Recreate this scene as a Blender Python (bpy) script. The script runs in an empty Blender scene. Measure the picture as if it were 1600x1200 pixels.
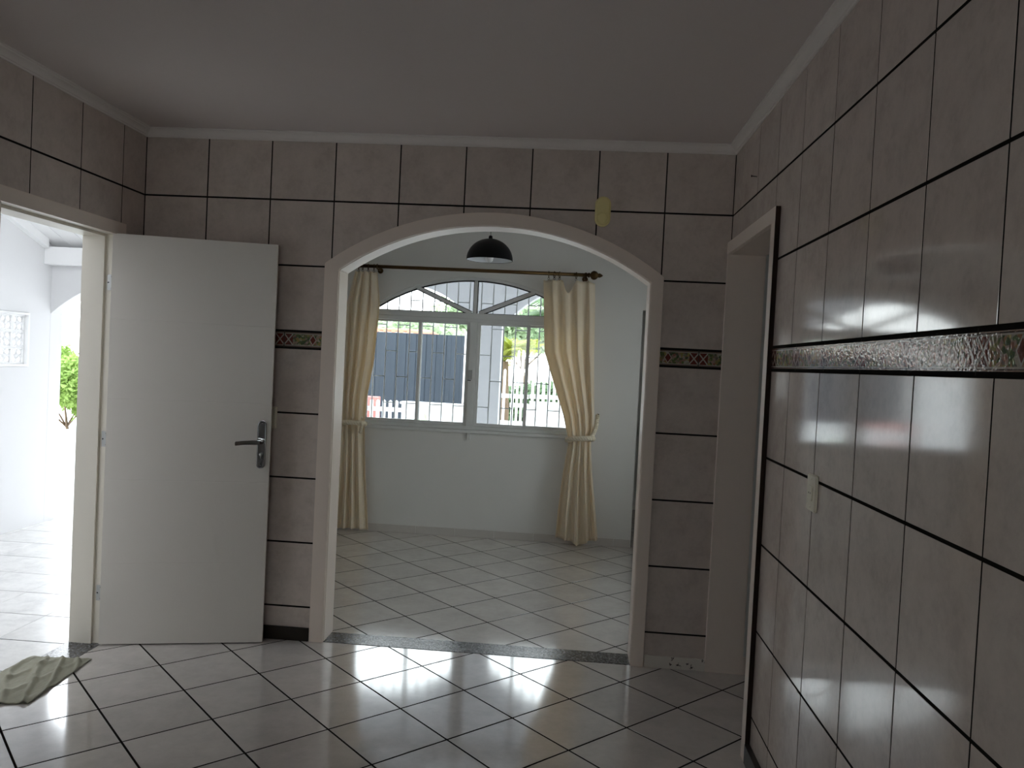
import bpy, bmesh, math, random
from mathutils import Vector, Matrix, noise
PI = math.pi
S = bpy.context.scene
COL = S.collection
random.seed(7)

# ------------------------------------------------------------------ camera
cam_d = bpy.data.cameras.new('camera'); cam = bpy.data.objects.new('camera', cam_d); COL.objects.link(cam)
YAW, PITCH, ROLL = -0.0708, -0.0269, 0.0495
fw = Vector((math.sin(YAW)*math.cos(PITCH), math.cos(YAW)*math.cos(PITCH), math.sin(PITCH)))
rt = Vector((math.cos(YAW), -math.sin(YAW), 0)); up = rt.cross(fw)
r2 = rt*math.cos(ROLL)+up*math.sin(ROLL); u2 = up*math.cos(ROLL)-rt*math.sin(ROLL)
cam.matrix_world = Matrix(((r2.x, u2.x, -fw.x, 2.2132), (r2.y, u2.y, -fw.y, -3.9506), (r2.z, u2.z, -fw.z, 1.4739), (0, 0, 0, 1)))
cam_d.sensor_fit = 'HORIZONTAL'; cam_d.sensor_width = 36; cam_d.lens = 1241.7/1600*36
cam_d.clip_start = 0.05; cam_d.clip_end = 300
S.camera = cam

# ------------------------------------------------------------------ world, sun, exposure
W = bpy.data.worlds.new('sky'); S.world = W; W.use_nodes = True
nt = W.node_tree; nt.nodes.clear()
bg = nt.nodes.new('ShaderNodeBackground'); wo = nt.nodes.new('ShaderNodeOutputWorld')
tc = nt.nodes.new('ShaderNodeTexCoord'); sp = nt.nodes.new('ShaderNodeSeparateXYZ'); cr = nt.nodes.new('ShaderNodeValToRGB')
nt.links.new(tc.outputs['Generated'], sp.inputs[0]); nt.links.new(sp.outputs['Z'], cr.inputs[0])
cr.color_ramp.elements[0].position = 0.0; cr.color_ramp.elements[0].color = (0.95, 0.975, 1.0, 1)
cr.color_ramp.elements[1].position = 0.7; cr.color_ramp.elements[1].color = (0.84, 0.92, 1.0, 1)
nt.links.new(cr.outputs[0], bg.inputs['Color']); nt.links.new(bg.outputs[0], wo.inputs[0])
bg.inputs['Strength'].default_value = 7.0
vs = S.view_settings
vs.view_transform = 'Standard'; vs.look = 'None'; vs.gamma = 1.0; vs.use_curve_mapping = False
vs.exposure = 0.06
cy = S.cycles
cy.use_denoising = True
cy.max_bounces = 14; cy.diffuse_bounces = 9; cy.glossy_bounces = 5; cy.transparent_max_bounces = 16
cy.sample_clamp_indirect = 8.0; cy.caustics_reflective = False; cy.caustics_refractive = False

# ------------------------------------------------------------------ helpers
def link_tag(o, label=None, cat=None, group=None, kind=None):
    if label: o['label'] = label
    if cat: o['category'] = cat
    if group: o['group'] = group
    if kind: o['kind'] = kind
    return o

def empty(name, loc=(0, 0, 0), rz=0.0):
    o = bpy.data.objects.new(name, None); COL.objects.link(o)
    o.location = loc; o.rotation_euler = (0, 0, rz); o.empty_display_size = 0.1
    return o

def mesh_obj(name, bm, mats, parent=None, smooth=False, wn=True):
    me = bpy.data.meshes.new(name)
    if wn: bmesh.ops.recalc_face_normals(bm, faces=bm.faces)
    bm.to_mesh(me); bm.free()
    for m in (mats if isinstance(mats, (list, tuple)) else [mats]): me.materials.append(m)
    if smooth:
        for p in me.polygons: p.use_smooth = True
    o = bpy.data.objects.new(name, me); COL.objects.link(o)
    if parent: o.parent = parent
    return o

def auto_smooth(o, ang=40):
    me = o.data
    bm = bmesh.new(); bm.from_mesh(me)
    for f in bm.faces: f.smooth = True
    for e in bm.edges:
        if len(e.link_faces) == 2 and e.calc_face_angle(0) > math.radians(ang): e.smooth = False
    bm.to_mesh(me); bm.free()
    return o

def box(bm, x0, x1, y0, y1, z0, z1, mi=0, bev=0.0):
    t = bmesh.new()
    vs_ = [t.verts.new((x, y, z)) for x in (x0, x1) for y in (y0, y1) for z in (z0, z1)]
    for q in ((0, 1, 3, 2), (4, 6, 7, 5), (0, 4, 5, 1), (2, 3, 7, 6), (0, 2, 6, 4), (1, 5, 7, 3)):
        t.faces.new([vs_[i] for i in q])
    if bev > 0: bmesh.ops.bevel(t, geom=t.edges[:], offset=bev, segments=2, affect='EDGES', profile=0.6)
    merge(bm, t, mi)

def merge(bm, t, mi=0, M=None):
    mp = {}
    for v in t.verts: mp[v] = bm.verts.new(M @ v.co if M else v.co)
    for f in t.faces:
        nf = bm.faces.new([mp[v] for v in f.verts]); nf.material_index = mi; nf.smooth = f.smooth
    t.free()

def tube(bm, pts, r, seg=10, mi=0, closed=False, cap=True):
    pts = [Vector(p) for p in pts]; n = len(pts); rings = []
    rs = r if isinstance(r, (list, tuple)) else [r]*n
    prev = None
    for i, p in enumerate(pts):
        if closed: d = pts[(i+1) % n]-pts[i-1]
        else: d = pts[min(i+1, n-1)]-pts[max(i-1, 0)]
        d.normalize()
        if prev is None:
            a = d.orthogonal().normalized()
        else:
            a = prev-d*prev.dot(d)
            a = a.normalized() if a.length > 1e-6 else d.orthogonal().normalized()
        prev = a; b = d.cross(a)
        rings.append([bm.verts.new(p+(a*math.cos(2*PI*k/seg)+b*math.sin(2*PI*k/seg))*rs[i]) for k in range(seg)])
    m = n if closed else n-1
    for i in range(m):
        A, B = rings[i], rings[(i+1) % n]
        for k in range(seg):
            f = bm.faces.new((A[k], A[(k+1) % seg], B[(k+1) % seg], B[k])); f.material_index = mi; f.smooth = True
    if cap and not closed:
        for R_ in (rings[0][::-1], rings[-1]):
            f = bm.faces.new(R_); f.material_index = mi

def lathe(bm, prof, c=(0, 0, 0), axis='Z', seg=32, mi=0):
    """prof: list of (radius, height)"""
    rings = []
    for (r, h) in prof:
        ring = []
        for k in range(seg):
            a = 2*PI*k/seg
            if axis == 'Z': p = (r*math.cos(a), r*math.sin(a), h)
            elif axis == 'X': p = (h, r*math.cos(a), r*math.sin(a))
            else: p = (r*math.cos(a), h, r*math.sin(a))
            ring.append(bm.verts.new((c[0]+p[0], c[1]+p[1], c[2]+p[2])))
        rings.append(ring)
    for A, B in zip(rings[:-1], rings[1:]):
        for k in range(seg):
            f = bm.faces.new((A[k], A[(k+1) % seg], B[(k+1) % seg], B[k])); f.material_index = mi; f.smooth = True
    bmesh.ops.remove_doubles(bm, verts=[v for r_ in rings for v in r_], dist=1e-6)

def prism(bm, poly, f3, d0, d1, mi=0):
    """poly in 2D, f3(u,v,d)->xyz; extruded between d0 and d1"""
    a = [bm.verts.new(f3(u, v, d0)) for u, v in poly]; b = [bm.verts.new(f3(u, v, d1)) for u, v in poly]
    n = len(poly); fs = [bm.faces.new(a), bm.faces.new(b[::-1])]
    for i in range(n): fs.append(bm.faces.new((a[i], b[i], b[(i+1) % n], a[(i+1) % n])))
    for f in fs: f.material_index = mi
    return fs

# ---- convex clipping
def clip(poly, a, b, c, eps=1e-9):
    out = []
    for i in range(len(poly)):
        p, q = poly[i-1], poly[i]
        dp, dq = a*p[0]+b*p[1]-c, a*q[0]+b*q[1]-c
        if (dp <= eps) != (dq <= eps):
            t = dp/(dp-dq); out.append((p[0]+(q[0]-p[0])*t, p[1]+(q[1]-p[1])*t))
        if dq <= eps: out.append(q)
    return out
def area(poly): return 0.5*sum(poly[i-1][0]*poly[i][1]-poly[i][0]*poly[i-1][1] for i in range(len(poly)))
def halfs(conv):
    for i in range(len(conv)):
        p, q = conv[i-1], conv[i]
        ex, ey = q[0]-p[0], q[1]-p[1]; L = math.hypot(ex, ey)
        if L < 1e-9: continue
        a, b = ey/L, -ex/L
        yield a, b, a*p[0]+b*p[1]       # inside: a x + b y <= c   (CCW)
def subtract(polys, conv):
    res = []
    for poly in polys:
        rem = poly
        for a, b, c in halfs(conv):
            if len(rem) < 3: break
            o = clip(rem, -a, -b, -c)
            if len(o) >= 3 and abs(area(o)) > 1e-7: res.append(o)
            rem = clip(rem, a, b, c)
    return res
def intersect(poly, conv):
    for a, b, c in halfs(conv):
        if len(poly) < 3: return []
        poly = clip(poly, a, b, c)
    return poly if len(poly) >= 3 and abs(area(poly)) > 1e-7 else []
def dedupe(poly):
    o = []
    for p in poly:
        if not o or math.hypot(p[0]-o[-1][0], p[1]-o[-1][1]) > 1e-6: o.append(p)
    if len(o) > 1 and math.hypot(o[0][0]-o[-1][0], o[0][1]-o[-1][1]) < 1e-6: o.pop()
    return o
def rect(u0, u1, v0, v1): return [(u0, v0), (u1, v0), (u1, v1), (u0, v1)]

def arch_poly(x0, x1, zb, zs, zt, n=24):
    """CCW: flat bottom at zb, spring at zs, segmental arc to zt"""
    h = (x1-x0)/2; s = zt-zs; R_ = (h*h+s*s)/(2*s); cx = (x0+x1)/2; cz = zt-R_
    a0 = math.asin(h/R_); pts = [(x0, zb), (x1, zb)]
    for i in range(n+1):
        a = a0-2*a0*i/n
        pts.append((cx+R_*math.sin(a), cz+R_*math.cos(a)))
    return pts

def wall(name, f3, rc, holes, thick, mats, label, d0=0.0, skip_bottom=True, kind='structure', cat='wall'):
    """front at depth d0, back at thick. mats: front, back, reveal"""
    bm = bmesh.new(); pieces = [rc]
    for h in holes: pieces = subtract(pieces, h)
    for p in pieces:
        p = dedupe(p)
        if len(p) < 3: continue
        f = bm.faces.new([bm.verts.new(f3(u, v, d0)) for u, v in p]); f.material_index = 0
        f = bm.faces.new([bm.verts.new(f3(u, v, thick)) for u, v in p][::-1]); f.material_index = 1
    n = len(rc)
    u0, u1 = min(p[0] for p in rc), max(p[0] for p in rc); v0, v1 = min(p[1] for p in rc), max(p[1] for p in rc)
    for i in range(n):
        p, q = rc[i-1], rc[i]
        if abs(p[1]-v0) < 1e-6 and abs(q[1]-v0) < 1e-6 and skip_bottom: continue
        f = bm.faces.new([bm.verts.new(f3(*a)) for a in ((p[0], p[1], d0), (p[0], p[1], thick), (q[0], q[1], thick), (q[0], q[1], d0))]); f.material_index = 1
    for h in holes:
        for i in range(len(h)):
            p, q = h[i-1], h[i]
            if skip_bottom and max(p[1], q[1]) <= v0+1e-6: continue
            p2 = (min(max(p[0], u0), u1), min(max(p[1], v0), v1)); q2 = (min(max(q[0], u0), u1), min(max(q[1], v0), v1))
            if math.hypot(p2[0]-q2[0], p2[1]-q2[1]) < 1e-6: continue
            if abs(p2[0]-q2[0]) < 1e-7 and (abs(p2[0]-u0) < 1e-7 or abs(p2[0]-u1) < 1e-7): continue
            f = bm.faces.new([bm.verts.new(f3(*a)) for a in ((p2[0], p2[1], d0), (q2[0], q2[1], d0), (q2[0], q2[1], thick), (p2[0], p2[1], thick))]); f.material_index = 2
    o = mesh_obj(name, bm, mats, wn=False)
    link_tag(o, label, cat, kind=kind)
    return o

def tiles(bm, f3, us, vs_, gu, gv, holes=(), region=None, bev=0.0008, depth=0.0012, tilt=0.0015, rot=None, lay=None):
    """glazed slabs; us/vs_: joint positions; gu/gv joint widths; rot(u,v)->(U,V) maps tile plane"""
    rot = rot or (lambda u, v: (u, v))
    for u0, u1 in zip(us[:-1], us[1:]):
        for v0, v1 in zip(vs_[:-1], vs_[1:]):
            a0, a1, b0, b1 = u0+gu/2+bev, u1-gu/2-bev, v0+gv/2+bev, v1-gv/2-bev
            if a1-a0 < 0.004 or b1-b0 < 0.004: continue
            base = [rot(*p) for p in rect(a0, a1, b0, b1)]
            if area(base) < 0: base = base[::-1]
            ps = [base]
            if region:
                regs = region if isinstance(region[0], list) else [region]
                ps = [q for q in (intersect(p, rg) for p in ps for rg in regs) if q]
            for h in holes: ps = subtract(ps, h)
            if not ps: continue
            cx = sum(p[0] for p in base)/4; cyy = sum(p[1] for p in base)/4
            ta, tb, rv = random.uniform(-tilt, tilt), random.uniform(-tilt, tilt), random.random()
            hs = list(halfs(base))
            for p in ps:
                p = dedupe(p)
                if len(p) < 3: continue
                sv = [f3(x, y, ta*(x-cx)+tb*(y-cyy)) for x, y in p]
                f = bm.faces.new([bm.verts.new(s) for s in sv]); f[lay] = rv
                for i in range(len(p)):
                    q0, q1 = p[i-1], p[i]
                    for a, b, c in hs:
                        if abs(a*q0[0]+b*q0[1]-c) < 1e-6 and abs(a*q1[0]+b*q1[1]-c) < 1e-6:
                            # offset outward and down
                            ex, ey = q1[0]-q0[0], q1[1]-q0[1]; L = math.hypot(ex, ey) or 1; ex /= L; ey /= L
                            w0 = (q0[0]+a*bev-ex*bev, q0[1]+b*bev-ey*bev); w1 = (q1[0]+a*bev+ex*bev, q1[1]+b*bev+ey*bev)
                            f = bm.faces.new([bm.verts.new(sv[i-1]), bm.verts.new(f3(w0[0], w0[1], depth)), bm.verts.new(f3(w1[0], w1[1], depth)), bm.verts.new(sv[i])])
                            f[lay] = rv
                            break

# ------------------------------------------------------------------ materials
class NT:
    def __init__(s, name):
        s.m = bpy.data.materials.new(name); s.m.use_nodes = True; s.t = s.m.node_tree; s.t.nodes.clear()
        s.out = s.n('ShaderNodeOutputMaterial')
    def n(s, t, **k):
        x = s.t.nodes.new(t)
        for a, b in k.items():
            if a == 'op': x.operation = b
            else: setattr(x, a, b)
        return x
    def l(s, a, b): s.t.links.new(a, b)
    def math(s, op, a, b=None, c=None, clamp=False):
        x = s.n('ShaderNodeMath'); x.operation = op; x.use_clamp = clamp
        for i, v in enumerate((a, b, c)):
            if v is None: continue
            if isinstance(v, (int, float)): x.inputs[i].default_value = v
            else: s.l(v, x.inputs[i])
        return x.outputs[0]
    def mix(s, f, a, b):
        x = s.n('ShaderNodeMix'); x.data_type = 'RGBA'
        for sock, v in ((x.inputs[0], f), (x.inputs[6], a), (x.inputs[7], b)):
            if isinstance(v, (int, float)): sock.default_value = v
            elif isinstance(v, tuple): sock.default_value = (v[0], v[1], v[2], 1)
            else: s.l(v, sock)
        return x.outputs[2]
    def noise(s, scale, detail=4, rough=0.5, vec=None):
        x = s.n('ShaderNodeTexNoise'); x.inputs['Scale'].default_value = scale; x.inputs['Detail'].default_value = detail; x.inputs['Roughness'].default_value = rough
        if vec is None:
            vec = s.coord()
        s.l(vec, x.inputs['Vector'])
        return x.outputs[0]
    def coord(s, which='Object'):
        if not hasattr(s, 'tc'): s.tc = s.n('ShaderNodeTexCoord')
        return s.tc.outputs[which]
    def ramp(s, f, stops):
        x = s.n('ShaderNodeValToRGB'); e = x.color_ramp.elements
        while len(e) < len(stops): e.new(0.5)
        for i, (p, c) in enumerate(stops): e[i].position = p; e[i].color = (*c, 1) if len(c) == 3 else c
        s.l(f, x.inputs[0]); return x.outputs[0]
    def bsdf(s, col, rough=0.5, metal=0.0, spec=0.5, bump=None, bstr=0.2, bdist=0.01, coat=0.0, **k):
        b = s.n('ShaderNodeBsdfPrincipled')
        for nm, v in (('Base Color', col), ('Roughness', rough), ('Metallic', metal), ('Specular IOR Level', spec), ('Coat Weight', coat)):
            if isinstance(v, (int, float)): b.inputs[nm].default_value = v
            elif isinstance(v, tuple): b.inputs[nm].default_value = (v[0], v[1], v[2], 1)
            else: s.l(v, b.inputs[nm])
        if bump is not None:
            bp = s.n('ShaderNodeBump'); bp.inputs['Strength'].default_value = bstr; bp.inputs['Distance'].default_value = bdist
            s.l(bump, bp.inputs['Height']); s.l(bp.outputs[0], b.inputs['Normal'])
        s.b = b; return b
    def done(s, sh=None):
        s.l((sh or s.b).outputs[0], s.out.inputs[0]); return s.m

def paint(name, col, rough=0.5, var=0.06, scale=6, spec=0.4, bstr=0.08):
    t = NT(name); n = t.noise(scale, 5, 0.6)
    c = t.mix(n, tuple(x*(1-var) for x in col), tuple(min(1, x*(1+var)) for x in col))
    t.bsdf(c, rough, spec=spec, bump=t.noise(160, 3), bstr=bstr, bdist=0.002)
    return t.done()

def metal(name, col, rough=0.25, metallic=1.0):
    t = NT(name); n = t.noise(40, 3)
    t.bsdf(t.mix(n, tuple(x*0.9 for x in col), col), rough, metal=metallic); return t.done()

def tile_mat(name, base, dark, rough=0.13, spec=0.5, ns=7.0, wob=0.05, coat=0.0):
    t = NT(name)
    at = t.n('ShaderNodeAttribute'); at.attribute_name = 'rnd'
    # shift the marbling per tile so that each tile has its own veins
    vm = t.n('ShaderNodeVectorMath'); vm.operation = 'MULTIPLY_ADD'
    cb = t.n('ShaderNodeCombineXYZ')
    for i in range(3): t.l(at.outputs['Fac'], cb.inputs[i])
    t.l(cb.outputs[0], vm.inputs[0]); vm.inputs[1].default_value = (7, 5, 9); t.l(t.coord(), vm.inputs[2])
    n1 = t.noise(ns, 6, 0.62, vm.outputs[0]); n2 = t.noise(ns*5, 5, 0.7, vm.outputs[0])
    f = t.math('MULTIPLY_ADD', n1, 0.65, t.math('MULTIPLY', n2, 0.35))
    c = t.ramp(f, [(0.36, dark), (0.50, base), (0.66, tuple(min(1, x*1.10) for x in base))])
    hs = t.n('ShaderNodeHueSaturation'); t.l(c, hs.inputs['Color'])
    t.l(t.math('MULTIPLY_ADD', at.outputs['Fac'], 0.10, 0.95), hs.inputs['Value'])
    h = t.noise(5.0, 2, 0.5, vm.outputs[0])
    t.bsdf(hs.outputs[0], rough, spec=spec, bump=t.math('ADD', h, t.math('MULTIPLY', t.noise(60, 2), 0.03)), bstr=wob, bdist=0.012, coat=coat)
    t.b.inputs['Coat Roughness'].default_value = rough*0.9; t.b.inputs['Coat IOR'].default_value = 1.6
    return t.done()

M = {}
M['wtile'] = tile_mat('glazed wall tile', (0.60, 0.525, 0.475), (0.52, 0.45, 0.405), 0.085, 0.75, 9, 0.03)
M['ftile'] = tile_mat('glazed floor tile', (0.62, 0.585, 0.555), (0.56, 0.53, 0.50), 0.10, 0.8, 5, 0.03, 0.8)
M['ptile'] = tile_mat('porch floor tile', (0.72, 0.71, 0.69), (0.62, 0.61, 0.6), 0.25, 0.5, 6, 0.08)
M['grout'] = paint('dark grout', (0.018, 0.016, 0.014), 0.9, 0.2, 30, 0.0)
M['plaster'] = paint('white plaster', (0.72, 0.715, 0.69), 0.7, 0.03, 3, 0.3)
M['ceil'] = paint('ceiling paint', (0.72, 0.665, 0.65), 0.8, 0.03, 2, 0.2)
M['crown'] = paint('gesso crown moulding', (0.80, 0.76, 0.73), 0.6, 0.03, 8, 0.3, 0.3)
M['casing'] = paint('off white enamel', (0.80, 0.70, 0.62), 0.38, 0.03, 7, 0.45)
M['door'] = paint('white door lacquer', (0.70, 0.665, 0.615), 0.35, 0.02, 3, 0.45, 0.02)
M['jambpaint'] = paint('cream jamb enamel', (0.66, 0.62, 0.54), 0.4, 0.03, 5)
M['rawwood'] = paint('dark bare wood edge', (0.022, 0.012, 0.008), 0.8, 0.3, 20, 0.2)
M['baseblack'] = paint('black baseboard', (0.018, 0.013, 0.010), 0.4, 0.3, 20, 0.3)
M['extwhite'] = paint('white exterior paint', (0.80, 0.80, 0.80), 0.7, 0.02, 4, 0.3)
M['extgrey'] = paint('pale concrete paving', (0.62, 0.61, 0.60), 0.85, 0.08, 2, 0.2)
M['alu'] = paint('white coated aluminium', (0.66, 0.67, 0.66), 0.35, 0.03, 9, 0.45)
M['rubber'] = paint('black gasket rubber', (0.01, 0.01, 0.01), 0.6, 0.1, 9)
M['chrome'] = metal('chrome', (0.50, 0.51, 0.52), 0.09)
M['steel'] = metal('satin steel', (0.40, 0.40, 0.39), 0.45)
M['darkhole'] = paint('dark recess', (0.01, 0.01, 0.01), 0.9, 0.1)
M['brass'] = metal('antique brass', (0.13, 0.08, 0.035), 0.38)
M['brassdark'] = metal('tarnished brass', (0.09, 0.055, 0.025), 0.5)
M['blacklamp'] = paint('black lamp enamel', (0.004, 0.004, 0.005), 0.45, 0.1, 6, 0.15)
M['whitelamp'] = paint('white lamp lining', (0.75, 0.77, 0.8), 0.5, 0.02)
M['cream'] = paint('cream plastic', (0.80, 0.76, 0.62), 0.4, 0.04, 12)
M['yellow'] = paint('yellowed chime plastic', (0.86, 0.76, 0.36), 0.4, 0.04, 14)
M['bluepanel'] = paint('dark slate blue paint', (0.020, 0.030, 0.044), 0.55, 0.12, 2)
M['terracotta'] = paint('terracotta', (0.62, 0.26, 0.17), 0.8, 0.15, 9)
M['redpaint'] = paint('faded red paint', (0.50, 0.17, 0.15), 0.7, 0.1, 9)
M['bark'] = paint('bark', (0.16, 0.11, 0.07), 0.9, 0.3, 12)
M['grillepaint'] = paint('grey white grille paint', (0.45, 0.46, 0.47), 0.6, 0.05, 4)
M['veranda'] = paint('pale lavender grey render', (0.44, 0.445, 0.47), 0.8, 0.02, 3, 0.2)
M['porchpaint'] = paint('porch wall paint', (0.68, 0.68, 0.685), 0.75, 0.02, 3, 0.2)
M['fencewhite'] = paint('white fence paint', (0.85, 0.85, 0.85), 0.6, 0.02, 4)
M['carpaint'] = paint('blue grey car paint', (0.10, 0.13, 0.22), 0.2, 0.05, 4)
M['white_cord'] = paint('cord', (0.25, 0.25, 0.25), 0.5)

def leaf_mat(name, a, b, tr=0.35):
    t = NT(name); n = t.noise(3.0, 4); c = t.mix(n, a, b)
    t.bsdf(c, 0.5, spec=0.3)
    tl = t.n('ShaderNodeBsdfTranslucent'); t.l(c, tl.inputs[0])
    mx = t.n('ShaderNodeMixShader'); mx.inputs[0].default_value = tr
    t.l(t.b.outputs[0], mx.inputs[1]); t.l(tl.outputs[0], mx.inputs[2]); return t.done(mx)
M['leaf'] = leaf_mat('leaf green', (0.20, 0.30, 0.17), (0.50, 0.58, 0.38))
M['palm'] = leaf_mat('palm green', (0.05, 0.10, 0.05), (0.22, 0.32, 0.16))
M['shrubleaf'] = leaf_mat('shrub leaf', (0.10, 0.22, 0.04), (0.38, 0.50, 0.14))
M['lime'] = leaf_mat('yellow green leaf', (0.30, 0.36, 0.05), (0.48, 0.50, 0.12))

def glass_mat():
    t = NT('window glass')
    tr = t.n('ShaderNodeBsdfTransparent'); tr.inputs[0].default_value = (0.93, 0.95, 0.94, 1)
    gl = t.n('ShaderNodeBsdfGlossy'); gl.inputs['Roughness'].default_value = 0.02
    fr = t.n('ShaderNodeFresnel'); fr.inputs[0].default_value = 1.45
    mx = t.n('ShaderNodeMixShader'); t.l(fr.outputs[0], mx.inputs[0]); t.l(tr.outputs[0], mx.inputs[1]); t.l(gl.outputs[0], mx.inputs[2])
    return t.done(mx)
M['glass'] = glass_mat()

def granite():
    t = NT('grey granite'); v = t.n('ShaderNodeTexVoronoi'); v.inputs['Scale'].default_value = 130; t.l(t.coord(), v.inputs['Vector'])
    c = t.ramp(v.outputs['Color'], [(0.1, (0.02, 0.02, 0.022)), (0.45, (0.10, 0.10, 0.105)), (0.8, (0.36, 0.36, 0.37))])
    c2 = t.mix(t.noise(60, 5), (0.03, 0.03, 0.03), c)
    t.bsdf(c2, 0.22, spec=0.5, bump=t.noise(90, 3), bstr=0.15, bdist=0.004); return t.done()
M['granite'] = granite()

def fabric(name, col, shade, tr, wale=420):
    t = NT(name); n = t.noise(14, 5, 0.6); c = t.mix(n, shade, col)
    w = t.n('ShaderNodeTexWave'); w.inputs['Scale'].default_value = wale; t.l(t.coord(), w.inputs['Vector'])
    t.bsdf(c, 0.85, spec=0.15, bump=w.outputs['Fac'], bstr=0.15, bdist=0.001)
    tl = t.n('ShaderNodeBsdfTranslucent'); t.l(t.mix(0.32, c, (0.95, 0.66, 0.30)), tl.inputs[0])
    mx = t.n('ShaderNodeMixShader'); mx.inputs[0].default_value = tr
    t.l(t.b.outputs[0], mx.inputs[1]); t.l(tl.outputs[0], mx.inputs[2]); return t.done(mx)
M['curtain'] = fabric('cream curtain cloth', (0.90, 0.84, 0.71), (0.87, 0.80, 0.66), 0.36)
M['rope'] = fabric('cream braided rope', (0.80, 0.73, 0.58), (0.68, 0.60, 0.45), 0.05)
M['mat'] = fabric('grey green towelling', (0.42, 0.41, 0.33), (0.30, 0.295, 0.23), 0.02, 300)

def band_mat():
    t = NT('decorated border tile'); uv = t.n('ShaderNodeUVMap'); s = t.n('ShaderNodeSeparateXYZ'); t.l(uv.outputs[0], s.inputs[0])
    u = t.math('FRACT', s.outputs['X']); v = s.outputs['Y']
    av = t.math('ABSOLUTE', t.math('SUBTRACT', v, 0.5))            # 0 centre .. .5 edge
    w = t.math('DIVIDE', av, 0.31)
    du = t.math('MINIMUM', u, t.math('SUBTRACT', 1.0, u))
    k = 0.075
    x1 = t.math('ABSOLUTE', t.math('SUBTRACT', 1.0, t.math('DIVIDE', du, k)))
    ln = t.math('LESS_THAN', t.math('ABSOLUTE', t.math('SUBTRACT', w, x1)), 0.17)
    near = t.math('LESS_THAN', du, 2*k)
    line = t.math('MULTIPLY', ln, near)
    inred = t.math('MULTIPLY', near, t.math('LESS_THAN', x1, 1.0))
    dm = t.math('ADD', t.math('DIVIDE', t.math('ABSOLUTE', t.math('SUBTRACT', u, 0.5)), 0.062), w)
    mid = t.math('LESS_THAN', dm, 0.8); midl = t.math('LESS_THAN', dm, 1.05)
    mp = t.n('ShaderNodeMapping'); mp.inputs['Scale'].default_value = (26, 8, 1); t.l(uv.outputs[0], mp.inputs[0])
    vo = t.n('ShaderNodeTexVoronoi'); vo.inputs['Scale'].default_value = 1.0; t.l(mp.outputs[0], vo.inputs['Vector'])
    sc = t.n('ShaderNodeSeparateColor'); t.l(vo.outputs['Color'], sc.inputs[0])
    leafc = t.ramp(sc.outputs[0], [(0.0, (0.05, 0.09, 0.04)), (0.25, (0.12, 0.17, 0.06)), (0.42, (0.42, 0.40, 0.33)), (0.58, (0.30, 0.12, 0.08)), (0.72, (0.36, 0.33, 0.10)), (0.85, (0.10, 0.10, 0.08)), (1.0, (0.45, 0.30, 0.24))])
    n2 = t.noise(90, 4)
    red = t.mix(n2, (0.08, 0.015, 0.012), (0.20, 0.055, 0.04))
    grey = (0.46, 0.43, 0.38)
    c = t.mix(t.math('MULTIPLY', n2, 0.25), leafc, (0.16, 0.15, 0.11))
    c = t.mix(inred, c, red); c = t.mix(midl, c, grey); c = t.mix(mid, c, red); c = t.mix(line, c, grey)
    # frame lines along the edges
    c = t.mix(t.math('GREATER_THAN', av, 0.315), c, (0.46, 0.42, 0.37))
    c = t.mix(t.math('GREATER_THAN', av, 0.355), c, (0.05, 0.03, 0.025))
    c = t.mix(t.math('GREATER_THAN', av, 0.385), c, (0.33, 0.24, 0.19))
    c = t.mix(t.math('GREATER_THAN', av, 0.41), c, (0.018, 0.016, 0.015))
    c = t.mix(t.math('LESS_THAN', du, 0.008), c, (0.05, 0.045, 0.04))
    hgt = t.math('ADD', t.math('MULTIPLY', line, 0.5), t.math('ADD', t.math('MULTIPLY', sc.outputs[1], 0.5), t.math('MULTIPLY', t.noise(110, 1), 0.5)))
    edge = t.math('GREATER_THAN', av, 0.41)
    t.bsdf(c, t.math('MULTIPLY_ADD', edge, 0.75, 0.07), spec=t.math('MULTIPLY_ADD', edge, -0.30, 0.30), bump=hgt, bstr=0.28, bdist=0.003)
    return t.done()
M['band'] = band_mat()

def peeled():
    t = NT('peeling white paint'); n = t.noise(38, 6, 0.7)
    z = t.n('ShaderNodeSeparateXYZ'); t.l(t.coord(), z.inputs[0])
    spot = t.math('MULTIPLY', t.math('GREATER_THAN', n, 0.62), t.math('GREATER_THAN', z.outputs[0], 2.78))
    c = t.mix(spot, (0.66, 0.62, 0.56), (0.03, 0.02, 0.015)); t.bsdf(c, 0.5, bump=n, bstr=0.3, bdist=0.003); return t.done()
M['peeled'] = peeled()

def add_layer(bm): return bm.faces.layers.float.new('rnd')

# ------------------------------------------------------------------ dimensions
T = 0.33
CX1 = 2.97            # kitchen right wall
CY0 = -5.2            # kitchen wall behind the camera
ZC = 2.577             # ceiling
FY = 2.62             # far room window wall
ROWS = [0.1724-T, 0.1724, 0.5024, 0.8324, 1.1624, 1.4924]
ROWS2 = [1.5807, 1.9107, 2.2407, 2.5707, 2.9]
Z1, Z2 = 1.4924, 1.5807
TH = 0.15

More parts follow.
